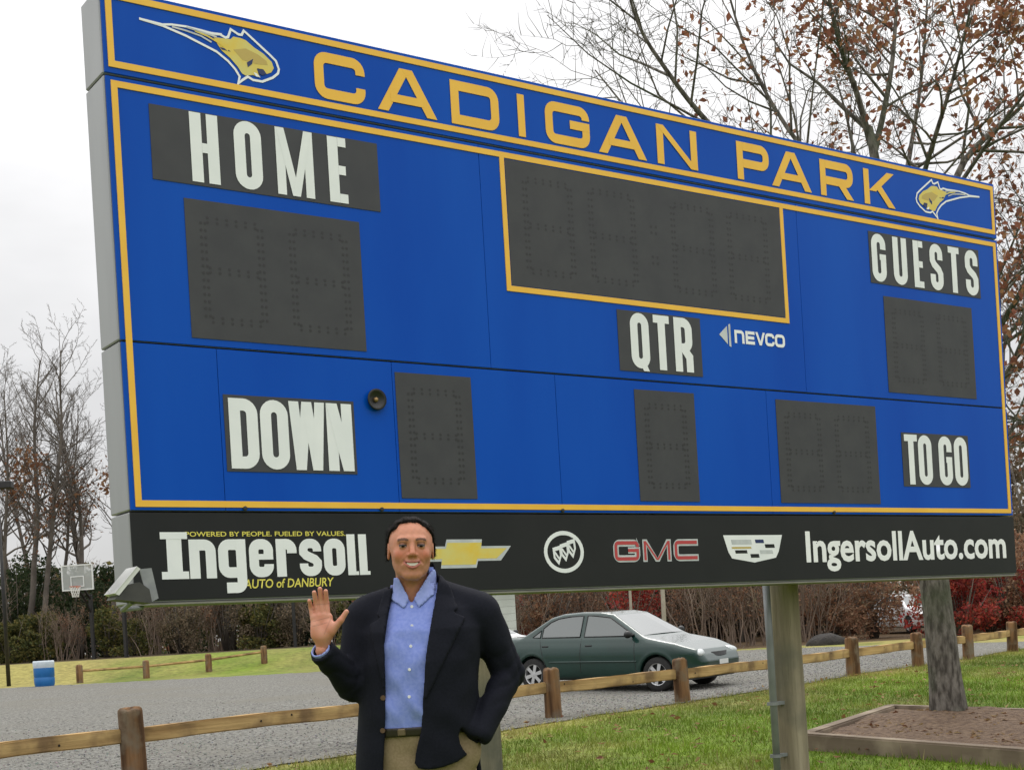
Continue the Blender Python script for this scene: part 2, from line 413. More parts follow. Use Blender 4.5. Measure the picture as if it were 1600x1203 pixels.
header = panel('header_panel', .008, BW - .008, BZ2 + .009, BZ3 - .003, M_BLUE)
ad = panel('advertising_panel', .004, BW - .004, BZ0 + .012, BZ1 - .006, M_BLACK)
bpart('bottom_flange', MB().box(.01, BW - .01, .0, .262, BZ0 - .010, BZ0 - .001), M_FLANGE)

# yellow border strips
TW = .033
def strip(x0, x1, z0, z1, parent=board): bpart('border_strip', MB().box(x0, x1, -.005, -.0005, z0, z1), M_YEL, parent)
def frame(x0, x1, z0, z1, parent=board, top=True):
    strip(x0, x1, z0, z0 + TW, parent)
    if top: strip(x0, x1, z1 - TW, z1, parent)
    zt = z1 - TW if top else z1
    strip(x0, x0 + TW, z0 + TW, zt, parent); strip(x1 - TW, x1, z0 + TW, zt, parent)
frame(.028, BW - .028, 4.283, 4.662, header)
frame(.034, BW - .034, 2.087, 4.217)
frame(2.385, 4.765, 3.388, 4.217 - TW, top=False)

# ---- block lettering: every glyph from strokes with real outlines
def arc(cx, cz, r_, a0, a1, n=6): return [(cx + r_ * math.cos(R(a0 + (a1 - a0) * i / n)), cz + r_ * math.sin(R(a0 + (a1 - a0) * i / n))) for i in range(n + 1)]
def thick(pts, hw, closed=False):
    pts = [p for i, p in enumerate(pts) if i == 0 or math.hypot(p[0] - pts[i - 1][0], p[1] - pts[i - 1][1]) > 1e-5]
    if closed and math.hypot(pts[0][0] - pts[-1][0], pts[0][1] - pts[-1][1]) < 1e-5: pts = pts[:-1]
    n = len(pts); L, Rr = [], []
    P = [np.array(p, float) for p in pts]
    for i in range(n):
        if closed: a, b, c = P[i - 1], P[i], P[(i + 1) % n]
        else: a, b, c = P[max(i - 1, 0)], P[i], P[min(i + 1, n - 1)]
        d1 = b - a; d2 = c - b
        d1 = d1 / np.linalg.norm(d1) if np.linalg.norm(d1) > 1e-9 else None
        d2 = d2 / np.linalg.norm(d2) if np.linalg.norm(d2) > 1e-9 else None
        if d1 is None: d1 = d2
        if d2 is None: d2 = d1
        n1 = np.array([-d1[1], d1[0]]); n2 = np.array([-d2[1], d2[0]]); m = n1 + n2; m /= np.linalg.norm(m) + 1e-12
        q = hw / max(.35, float(m @ n1))
        L.append(b + m * q); Rr.append(b - m * q)
    qs = []
    for i in range(n if closed else n - 1):
        j = (i + 1) % n; qs.append([L[i], L[j], Rr[j], Rr[i]])
    return qs
def glyph(ch, w, h, s, r_=None, sh=None):
    """returns quads (x,z) for a capital in a box w by h, stem s"""
    hw = s / 2; r_ = min(w, h) * .3 if r_ is None else r_; x0, x1, z0, z1 = hw, w - hw, hw, h - hw
    sh = sh or s; Q = []
    def st(p, closed=False, w_=None): Q.append(thick(p, (w_ or s) / 2, closed))
    def rect(a, b, c, d): Q.append([[(a, c), (b, c), (b, d), (a, d)]])
    def para(xa, za, xb, zb, wx): Q.append([[(xa, za), (xa + wx, za), (xb + wx, zb), (xb, zb)]])
    rr = min(r_, (x1 - x0) / 2, (z1 - z0) / 2)
    if ch == 'I': rect(0, w, 0, h)
    elif ch == 'H': rect(0, s, 0, h); rect(w - s, w, 0, h); rect(s, w - s, h * .5 - sh / 2, h * .5 + sh / 2)
    elif ch == 'E': rect(0, s, 0, h); rect(s, w, 0, sh); rect(s, w * .94, h * .5 - sh / 2, h * .5 + sh / 2); rect(s, w, h - sh, h)
    elif ch == 'T': rect(0, w, h - sh, h); rect(w / 2 - hw, w / 2 + hw, 0, h - sh)
    elif ch == 'L': rect(0, s, 0, h); rect(s, w, 0, sh)
    elif ch in 'OQ':
        st(arc(x1 - rr, z1 - rr, rr, 0, 90) + arc(x0 + rr, z1 - rr, rr, 90, 180) + arc(x0 + rr, z0 + rr, rr, 180, 270) + arc(x1 - rr, z0 + rr, rr, 270, 360), True)
        if ch == 'Q': para(w * .62, -h * .045, w * .40, h * .14, s * .8)
    elif ch == 'D':
        st([(x0, z0), (x1 - rr, z0)] + arc(x1 - rr, z0 + rr, rr, 270, 360)[1:] + arc(x1 - rr, z1 - rr, rr, 0, 90) + [(x0, z1)], True)
    elif ch in 'CG':
        top = arc(x1 - rr, z1 - rr, rr, 0, 90) + arc(x0 + rr, z1 - rr, rr, 90, 180) + arc(x0 + rr, z0 + rr, rr, 180, 270)
        if ch == 'C': st([(x1, h * .64)] + top + arc(x1 - rr, z0 + rr, rr, 270, 360) + [(x1, h * .36)])
        else:
            st([(x1, h * .68)] + top + arc(x1 - rr, z0 + rr, rr, 270, 360) + [(x1, h * .52)])
            rect(w * .55, w, h * .52 - sh * .45, h * .52 + sh * .45)
    elif ch == 'c': st([(w, z1)] + arc(x0 + rr, z1 - rr, rr, 90, 180) + arc(x0 + rr, z0 + rr, rr, 180, 270) + [(w, z0)])
    elif ch == 'U': st([(x0, h)] + arc(x0 + rr, z0 + rr, rr, 180, 270) + arc(x1 - rr, z0 + rr, rr, 270, 360) + [(x1, h)])
    elif ch == 'S':
        zm = h * .5; r2 = min(rr, (z1 - zm) / 2)
        st([(x1, h * .66)] + arc(x1 - rr, z1 - rr, rr, 0, 90) + arc(x0 + rr, z1 - rr, rr, 90, 180) + [(x0, h * .64), (x0 + .12 * w, h * .555), (x1 - .12 * w, h * .445), (x1, h * .36)]
           + [(x1, z0 + rr)] + arc(x1 - rr, z0 + rr, rr, 0, -90)[1:] + arc(x0 + rr, z0 + rr, rr, 270, 180) + [(x0, h * .34)])
    elif ch == 'N': rect(0, s, 0, h); rect(w - s, w, 0, h); para(w - s * 1.05, 0, .0, h, s * 1.05)
    elif ch == 'M':
        rect(0, s * .82, 0, h); rect(w - s * .82, w, 0, h); para(w / 2 - s * .36, 0, s * .1, h, s * .72); para(w / 2 - s * .36, 0, w - s * .82, h, s * .72)
    elif ch == 'W':
        q = s * .92; para(w * .27 - q / 2, 0, 0, h, q); para(w * .27 - q / 2, 0, w * .5 - q / 2, h, q); para(w * .73 - q / 2, 0, w * .5 - q / 2, h, q); para(w * .73 - q / 2, 0, w - q, h, q)
    elif ch == 'V': para(w / 2 - hw, 0, 0, h, s); para(w / 2 - hw, 0, w - s, h, s)
    elif ch == 'A':
        q = s * 1.18; para(0, 0, w / 2 - q * .62, h, q * 1.0); para(w - q, 0, w / 2 - q * .38, h, q * 1.0)
        rect(w * .22, w * .78, h * .22, h * .22 + sh * .8)
    elif ch in 'PR':
        zm = h * .44; r2 = min(rr, (z1 - zm) / 2 * .99)
        rect(0, s, 0, h); st([(s, zm), (x1 - r2, zm)] + arc(x1 - r2, zm + r2, r2, 270, 360)[1:] + arc(x1 - r2, z1 - r2, r2, 0, 90) + [(s, z1)])
        if ch == 'R': 
            if w < h: st([(x1 - r2, zm), (x1 - hw * .25, zm - s * .8), (x1, h * .28), (x1, 0)])
            else: para(w - s * 1.25, 0, w * .48, zm, s * 1.25)
    elif ch == 'K': rect(0, s, 0, h); para(s * .9, h * .40, w - s * 1.35, h, s * 1.35); para(w - s * 1.3, 0, w * .34, h * .58, s * 1.3)
    # lower case (h is the x height)
    elif ch == 'n': rect(0, s, 0, h); st([(s * .8, z1), (x1 - rr, z1)] + arc(x1 - rr, z1 - rr, rr, 90, 0)[1:] + [(x1, 0)])
    elif ch == 'r': rect(0, s, 0, h); st([(s * .8, z1)] + [(x1 - rr, z1)] + arc(x1 - rr, z1 - rr, rr, 90, 0)[1:] + [(x1, h * .62)])
    elif ch == 'o': return glyph('O', w, h, s, r_)
    elif ch == 's': return glyph('S', w, h, s, r_)
    elif ch == 'e':
        st([(x1 - hw * .1, h * .50), (x1, z1 - rr)] + arc(x1 - rr, z1 - rr, rr, 0, 90) + arc(x0 + rr, z1 - rr, rr, 90, 180) + arc(x0 + rr, z0 + rr, rr, 180, 270) + arc(x1 - rr, z0 + rr, rr, 270, 360) + [(x1, h * .34)])
        rect(s * .9, w - s * .02, h * .46, h * .46 + s * .55)
    elif ch == 'g':
        st(arc(x1 - rr, z1 - rr, rr, 0, 90) + arc(x0 + rr, z1 - rr, rr, 90, 180) + arc(x0 + rr, z0 + rr, rr, 180, 270) + [(x1, z0)], True)
        st([(x1, h), (x1, -h * .12)] + arc(x1 - rr * .8, -h * .12, rr * .8, 0, -90)[1:] + [(x0 + s * .2, -h * .12 - rr * .8)])
    return Q
def flat(name, quads, m, parent, x, z, y, step=.0004, th=None):
    """quads -> raised flat letter facing the front; every stroke a hair above the last"""
    mb = MB()
    for i, qs in enumerate(quads):
        for q in qs: mb.quad(*[(x + p[0], y - i * step, z + p[1]) for p in q])
    o = mb.build(name, m, parent, fix=False)
    for p in o.data.polygons:
        pass
    bm = bmesh.new(); bm.from_mesh(o.data)
    for f in bm.faces:
        f.normal_update()
        if f.normal.y > 0: f.normal_flip()
    bm.to_mesh(o.data); bm.free()
    return o
def letter(ch, x0, x1, z0, z1, s, m, parent, r_=None, y=-.0062, sh=None): return flat('letter', glyph(ch, x1 - x0, z1 - z0, s, r_, sh), m, parent, x0, z0, y)

# header words
ZH0, ZH1 = 4.332, 4.588
for ch, a, b in (('C', 1.180, 1.495), ('A', 1.570, 1.962), ('D', 2.062, 2.402), ('I', 2.540, 2.592), ('G', 2.745, 3.088), ('A', 3.155, 3.548), ('N', 3.640, 3.990), ('P', 4.352, 4.655), ('A', 4.676, 5.068), ('R', 5.163, 5.505), ('K', 5.622, 5.958)):
    letter(ch, a, b, ZH0, ZH1, .058, M_YEL, header, .048, y=-.004)
# captions: dark plate + white letters
def caption(x0, x1, z0, z1, letters, s, zl0, zl1, sh=None):
    p = panel('caption_plate', x0, x1, z0, z1, M_GREY, -.0035, -.0006, b=0)
    for ch, a, b in letters: letter(ch, a, b, zl0, zl1, s, M_WHITE, p, .05, y=-.0062, sh=sh)
caption(.225, 1.548, 3.75, 4.132, (('H', .437, .592), ('O', .680, .836), ('M', .920, 1.140), ('E', 1.232, 1.345)), .063, 3.767, 4.127, .05)
caption(5.638, 6.912, 3.758, 4.134, (('G', 5.660, 5.815), ('U', 5.895, 6.05), ('E', 6.125, 6.235), ('S', 6.315, 6.465), ('T', 6.535, 6.665), ('S', 6.735, 6.890)), .060, 3.772, 4.122, .048)
caption(3.222, 3.926, 2.968, 3.352, (('Q', 3.321, 3.475), ('T', 3.515, 3.650), ('R', 3.690, 3.845)), .061, 2.990, 3.342, .05)
caption(.535, 1.302, 2.275, 2.675, (('D', .560, .722), ('O', .736, .898), ('W', .905, 1.118), ('N', 1.128, 1.284)), .064, 2.290, 2.658, .05)
caption(5.872, 6.648, 2.280, 2.678, (('T', 5.897, 6.042), ('O', 6.050, 6.205), ('G', 6.285, 6.440), ('O', 6.468, 6.624)), .061, 2.294, 2.664, .05)

# digit windows: dark plate with seven-segment rows of lenses
def seg_points(x0, x1, z0, z1):
    P = []; zm = (z0 + z1) / 2; nh, nv = 6, 7
    for dz in (-.012, .012):
        for z in (z0, zm, z1):
            P += [(x0 + (x1 - x0) * (i + .5) / nh, z + dz) for i in range(nh)]
    for dx in (-.012, .012):
        for x in (x0, x1):
            for a, b in ((z0, zm), (zm, z1)): P += [(x + dx, a + (b - a) * (i + .5) / nv) for i in range(nv)]
    return P
def digits(x0, x1, z0, z1, boxes, colon=None):
    p = panel('digit_window', x0, x1, z0, z1, M_GREY, -.0035, -.0006, b=0)
    for a, b in boxes:
        mb = MB()
        for (cx, cz) in seg_points(a, b, z0 + .10, z1 - .10):
            mb.quad(*[(cx + .0085 * math.cos(q * math.pi / 3), -.0045, cz + .0085 * math.sin(q * math.pi / 3)) for q in range(6)])
        tag(mb.build('digit', M_LED, p), None, None, None, 'stuff')
    if colon:
        mb = MB()
        for zc in (.36, .62):
            for dx in (-.02, .02):
                for dz in (-.02, .02): mb.quad(*[(colon + dx + .01 * math.cos(q * math.pi / 3), -.0045, z0 + (z1 - z0) * zc + dz + .01 * math.sin(q * math.pi / 3)) for q in range(6)])
        tag(mb.build('colon', M_LED, p), None, None, None, 'stuff')
ZD0, ZD1 = 2.147, 2.855
digits(.384, 1.405, 2.958, 3.675, ((.48, .80), (.985, 1.305)))
digits(BW - 1.405, BW - .384, 2.968, 3.672, ((5.865, 6.185), (6.37, 6.69)))
digits(1.577, 2.087, ZD0, ZD1, ((1.67, 1.99),))
digits(3.326, 3.834, ZD0, ZD1, ((3.42, 3.74),))
digits(4.585, 5.602, ZD0, ZD1, ((4.68, 5.00), (5.18, 5.50)))
digits(2.424, 4.726, 3.426, 4.178, ((2.56, 2.90), (3.06, 3.40), (3.74, 4.08), (4.24, 4.58)), 3.57)

# air horn
hx, hz = 1.442, 2.691
Mh = Matrix.Translation((hx, 0, hz)) @ Matrix.Rotation(R(90), 4, 'X')
horn = bpart('horn', MB().lathe([(.0, -.01), (.046, -.008), (.047, .0), (.047, .016), (.060, .022), (.058, .028), (.044, .018), (.02, .008), (.0, .007)], 28, Mh), mat('black plastic', (.012, .012, .012), None, .4), smooth=True)
bpart('horn_driver', MB().lathe([(.0, .022), (.010, .021), (.014, .014), (.014, .006)], 16, Mh), mat('brass', (.35, .22, .10), None, .4, .6), horn, smooth=True)
# bolts through the bottom border strip
for bx_ in (.62, 1.44, 2.70, 5.1): bpart('bolt', MB().lathe([(.012, .002), (.012, .010), (.0, .012)], 8, Matrix.Translation((bx_, -.003, 2.082)) @ Matrix.Rotation(R(90), 4, 'X')), M_BOLT)

# maker's mark
nev = [('n', 4.235, 4.325), ('E', 4.337, 4.422), ('V', 4.430, 4.520), ('C', 4.520, 4.610), ('O', 4.614, 4.710)]
wq = []
for ch, a, b in nev: wq += [[[(p[0] + a, p[1]) for p in q] for q in qs] for qs in glyph(ch, b - a, .088, .021, .02)]
flat('maker_name', wq, M_BWHITE, board, 0, 3.215, -.002, .0002)
flat('maker_arrow', [[[(4.095, 0), (4.17, .062), (4.17, -.062), (4.17, -.062)][:3]], [[(4.182, .072), (4.20, .078), (4.20, -.078), (4.182, -.072)]]], M_SILVER, board, 0, 3.262, -.002)

# ---- wildcat emblem of the header, traced outline, mirrored at the other end
E_ = lambda s: [tuple(float(q) for q in p.split(',')) for p in s.split()]
EMB = dict(
  outline=E_('0.2018,4.5566 0.3243,4.5457 0.4455,4.5193 0.6137,4.4685 0.6753,4.4311 0.7140,4.3946 0.7366,4.3603 0.7259,4.3227 0.7522,4.3456 0.7833,4.3689 0.8123,4.3565 0.8664,4.3574 0.9290,4.3898 0.9613,4.4181 0.9677,4.4416 0.9533,4.4836 0.9185,4.5105 0.8378,4.5670 0.7921,4.5993 0.7749,4.6097 0.7615,4.5850 0.7437,4.5842 0.7008,4.6030 0.6833,4.5584 0.6684,4.5527 0.6370,4.5629 0.5672,4.5560'), mane=E_('0.2018,4.5566 0.3246,4.5511 0.3752,4.5614 0.4541,4.5667 0.5334,4.5638 0.5906,4.5607 0.6488,4.5652'), face=E_('0.6009,4.5421 0.6475,4.5459 0.6974,4.5503 0.7132,4.5671 0.7544,4.5671 0.7837,4.5618 0.8295,4.5322 0.8821,4.5090 0.9283,4.4733 0.9384,4.4417 0.9216,4.4163 0.8934,4.4028 0.8767,4.4247 0.8406,4.4236 0.8449,4.3967 0.8556,4.3765 0.8140,4.3827 0.7717,4.3722 0.7514,4.3795 0.7270,4.4135 0.6882,4.4500 0.6434,4.4796 0.6219,4.5082'), strand1=E_('0.3746,4.5505 0.4527,4.5449 0.5315,4.5337 0.5875,4.5123'), strand2=E_('0.4539,4.5639 0.5329,4.5556 0.6185,4.5456'), strand3=E_('0.4986,4.5541 0.5663,4.5406 0.6340,4.5160 0.6788,4.4865'), eye=E_('0.7821,4.4430 0.8196,4.4694 0.8117,4.4403 0.7865,4.4191'), mouth=E_('0.8374,4.4202 0.8767,4.4236 0.8934,4.4028 0.8685,4.3910 0.8479,4.3972'), ear=E_('0.6328,4.4967 0.6791,4.4920 0.6932,4.4838 0.6437,4.4852'), fang=E_('0.8179,4.3973 0.8357,4.3950 0.8556,4.3765 0.8287,4.3782'), cheek=E_('0.7088,4.4977 0.7809,4.5172 0.8513,4.4976 0.8979,4.4732 0.9026,4.4518 0.8359,4.4449 0.7590,4.4524'))
def poly_obj(name, poly, m, parent, y, mir):
    mb = MB(); q = [((BW - p[0]) if mir else p[0], y, p[1]) for p in poly]; mb.quad(*q)
    me_ = mb.mesh(name); bm = bmesh.new(); bm.from_mesh(me_)
    bmesh.ops.triangulate(bm, faces=bm.faces[:], ngon_method='EAR_CLIP')
    for f in bm.faces:
        f.normal_update()
        if f.normal.y > 0: f.normal_flip()
    bm.to_mesh(me_); bm.free()
    return link(name, me_, parent, m)
def line_obj(name, pts, hw, m, parent, y, mir, closed=False):
    pts = [((BW - p[0]) if mir else p[0], p[1]) for p in pts]
    return flat(name, [thick(pts, hw, closed)], m, parent, 0, 0, y)
for mir in (False, True):
    poly_obj('emblem_face', EMB['face'], M_GOLD, header, -.0025, mir)
    poly_obj('emblem_cheek', EMB['cheek'], M_TAN, header, -.0031, mir)
    for k_, nm in (('eye', 'emblem_eye'), ('mouth', 'emblem_mouth'), ('ear', 'emblem_ear')): poly_obj(nm, EMB[k_], M_NAVY, header, -.0037, mir)
    poly_obj('emblem_fang', EMB['fang'], M_BWHITE, header, -.0043, mir)
    line_obj('emblem_outline', EMB['outline'], .0062, M_BWHITE, header, -.0030, mir)
    line_obj('emblem_mane', EMB['mane'], .0055, M_BWHITE, header, -.0034, mir)
    for q in ('strand1', 'strand2', 'strand3'): line_obj('emblem_strand', EMB[q], .0045, M_GOLD if q == 'strand3' else M_SILVER, header, -.0038, mir)

# ---- advertising strip
YA = -.0012
def bfont(name, txt, x0, x1, z0, z1, m, parent, bold=0.0, y=YA, italic=0.0):
    cu = bpy.data.curves.new(name, 'FONT'); cu.body = txt; cu.size = 1.0; cu.offset = bold; cu.shear = italic; cu.resolution_u = 3
    tmp = bpy.data.objects.new(name, cu); COL.objects.link(tmp)
    dg = bpy.context.evaluated_depsgraph_get(); me_ = bpy.data.meshes.new_from_object(tmp.evaluated_get(dg))
    bpy.data.objects.remove(tmp); bpy.data.curves.remove(cu)
    co = np.empty(len(me_.vertices) * 3, np.float32); me_.vertices.foreach_get('co', co); co = co.reshape(-1, 3)
    a, b = co.min(0), co.max(0)
    n_ = np.zeros_like(co); n_[:, 0] = x0 + (co[:, 0] - a[0]) / (b[0] - a[0]) * (x1 - x0); n_[:, 2] = z0 + (co[:, 1] - a[1]) / (b[1] - a[1]) * (z1 - z0); n_[:, 1] = y
    me_.vertices.foreach_set('co', n_.ravel()); me_.update(); me_.name = name
    return link(name, me_, parent, m)
bfont('slogan', 'POWERED BY PEOPLE. FUELED BY VALUES.', .285, 1.205, 1.937, 1.962, M_SMALL, ad, .012)
bfont('dealer_town', 'AUTO of DANBURY', .592, 1.118, 1.664, 1.712, M_SMALL, ad, .012, italic=.15)
bfont('web_address', 'IngersollAuto.com', 4.800, 7.045, 1.668, 1.952, M_BWHITE, ad, .026)
# dealer name: heavy slab letters
def up(ch, x0, x1, s=.068, h=.200, z=1.722): flat('letter', glyph(ch, x1 - x0, h, s, .034), M_WHITE, ad, x0, z, YA)
slab = lambda x0, x1, z0, z1: [[(x0, z0), (x1, z0), (x1, z1), (x0, z1)]]
flat('letter', [slab(.182, .262, 1.722, 1.960), slab(.150, .294, 1.722, 1.760), slab(.150, .294, 1.925, 1.960)], M_WHITE, ad, 0, 0, YA)
up('n', .300, .445, .056); up('g', .458, .612, .055); up('e', .630, .768, .054); up('r', .785, .905, .056); up('s', .920, 1.052, .050); up('o', 1.066, 1.196, .052)
for a in (1.210, 1.282): flat('letter', [slab(a, a + .050, 1.722, 1.945), slab(a + .050, a + .066, 1.722, 1.742)], M_WHITE, ad, 0, 0, YA)
# bow-tie
def bow(cx, cz, w, h, sx=1.0, ins=0.0):
    a, t_, q, k_ = w / 2 - ins * 1.6, h / 2 - ins, w * .17 - ins * .2, h * .26 - ins * .7; sl = w * .03
    P = [(-a, -k_), (-q - sl, -k_), (-q - sl * 1.3, -t_), (q - sl, -t_), (q - sl * .4, -k_), (a - w * .11, -k_), (a, k_), (q + sl, k_), (q + sl * 1.3, t_), (-q + sl, t_), (-q + sl * .4, k_), (-a + w * .11, k_)]
    return [(cx + p[0], cz + p[1]) for p in P]
poly_obj('bow_tie_rim', bow(1.955, 1.830, .70, .165), M_SILVER, ad, YA, False)
poly_obj('bow_tie_fill', bow(1.955, 1.830, .70, .165, 1, .019), M_GOLD, ad, YA - .0006, False)
# ring with three shields
ring = [(2.697 + .139 * math.cos(R(a)), 1.832 + .115 * math.sin(R(a))) for a in range(0, 360, 10)]
line_obj('ring_badge', ring, .0125, M_WHITE, ad, YA, False, True)
for i, (dx, dz) in enumerate(((-.055, -.020), (0, .0), (.055, .020))):
    sh_ = [(-.032, .045), (.030, .060), (.036, .0), (.012, -.060), (-.026, -.018)]
    q = [(2.697 + dx + p[0], 1.832 + dz + p[1]) for p in sh_]
    poly_obj('shield', q, M_WHITE, ad, YA - .0004 * (i + 1), False)
    q2 = [(2.697 + dx + p[0] * .55 + .002, 1.832 + dz + p[1] * .55) for p in sh_]
    poly_obj('shield_field', q2, M_BLACK, ad, YA - .0004 * (i + 1) - .0002, False)
    line_obj('shield_stripe', [(2.697 + dx - .016, 1.832 + dz + .02), (2.697 + dx + .014, 1.832 + dz - .02)], .006, M_WHITE, ad, YA - .0004 * (i + 1) - .00035, False)
# three red letters with silver edge
for ch, a, b in (('G', 3.082, 3.300), ('M', 3.322, 3.560), ('c', 3.580, 3.795)):
    flat('letter_edge', glyph(ch, b - a, .142, .044, .03), M_SILVER, ad, a, 1.762, YA, .00015)
    g_in = glyph(ch, b - a - .020, .122, .022, .02)
    flat('letter', g_in, M_RED, ad, a + .010, 1.772, YA - .0012, .00015)
# crest
cr = [(-.275, .092), (.275, .092), (.235, -.02), (.205, -.062), (.0, -.092), (-.205, -.062), (-.235, -.02)]
poly_obj('crest', [(4.298 + p[0], 1.835 + p[1]) for p in cr], M_WHITE, ad, YA, False)
for (a, b, c_, d, m_) in ((-.20, -.015, .03, .062, M_SILVER), (.02, .10, .038, .062, M_NAVY), (.11, .20, .005, .03, M_BLACK), (-.17, -.06, -.03, -.008, M_BLACK), (-.03, .05, -.06, -.035, M_BLACK), (.06, .18, -.035, -.010, M_SILVER), (-.20, -.02, .002, .014, M_TAN)):
    poly_obj('crest_field', [(4.298 + a, 1.835 + c_), (4.298 + b, 1.835 + c_), (4.298 + b - .006, 1.835 + d), (4.298 + a - .006, 1.835 + d)], m_, ad, YA - .0006, False)

# posts and conduit
M_POLE = mat('weathered round pole', (0.22, 0.185, 0.125), (0.36, 0.31, 0.22), 0.9, 0, scale=9, detail=10, bump=1.0, bscale=22, stretch=(1, 1, .07), lo=.38, hi=.62, c3=(.13, .125, .095), s3=2.2, spec=.2, bdist=.03)
M_STEEL = mat('galvanised conduit', (0.25, 0.26, 0.265), (0.19, 0.20, 0.205), 0.5, 0.3, scale=7)
def post(px_, cond):
    # centre line of the pole behind the cabinets
    d = ray(px_, 960); bn = np.array([-math.sin(R(35)), math.cos(R(35))]); q = (BA @ bn + .385) / (d[:2] @ bn); P = d[:2] * q
    bd_ = np.array([math.cos(R(35)), math.sin(R(35))]); t = float((P - BA) @ bd_); zb = ground(P[0], P[1])
    prof = [(.122, zb - .25), (.120, zb), (.118, zb + .3), (.116, .8), (.113, 1.2), (.111, 1.6), (.108, 2.2), (.105, 4.3), (.10, 4.32), (.0, 4.33)]
    bpart('post', MB().lathe(prof, 20, Matrix.Translation((t, .385, 0))), M_POLE, smooth=True)
    for zz in (1.72, 3.0, 4.1): bpart('clamp_band', MB().box(t - .16, t + .16, .27, .31, zz - .03, zz + .03).lathe([(.114, zz - .03), (.120, zz - .03), (.120, zz + .03), (.114, zz + .03)], 20, Matrix.Translation((t, .385, 0))), M_STEEL)
    if cond:
        x = t - .215
        c = bpart('conduit', MB().tube([(x, .33, zb - .1), (x, .33, 1.2), (x - .005, .33, 1.62)], .026, 10), M_STEEL, smooth=True)
        for zz in (zb + .25, zb + .62): bpart('conduit_strap', MB().box(x - .03, t - .05, .33, .365, zz - .012, zz + .012).lathe([(.03, zz - .012), (.034, zz - .012), (.034, zz + .012), (.03, zz + .012)], 10, Matrix.Translation((x, .33, 0))), M_STEEL, c)
post(1225, True); post(742, False)

# small floodlight with side flaps on a bracket at the lower corner
M_FL = mat('dark floodlight', (.035, .034, .033), (.06, .058, .055), .55, 0, scale=9)
fl_ = bpart('floodlight', MB().prism([(-.225, 1.612), (-.045, 1.588), (-.055, 1.655), (-.10, 1.690), (-.17, 1.675)], -.36, -.24), M_FL)
bpart('bracket', MB().tube([(-.12, -.30, 1.60), (-.12, -.16, 1.570), (.06, .06, 1.588)], .012, 8), M_STEEL, fl_)
bpart('flap', MB().quad((-.228, -.37, 1.640), (-.112, -.37, 1.764), (-.112, -.22, 1.764), (-.228, -.22, 1.640)).prism([(-.228, 1.640), (-.112, 1.764), (-.095, 1.752), (-.205, 1.630)], -.365, -.225), mat('white enamel', (.74, .74, .72), (.62, .62, .60), .4, 0, scale=8), fl_)
bpart('glass', MB().prism([(-.091, 1.752), (-.031, 1.757), (-.005, 1.612), (-.054, 1.589)], -.34, -.332), mat('cloudy glass', (.40, .41, .42), (.30, .31, .33), .2, 0, scale=14, alpha=.75), fl_)
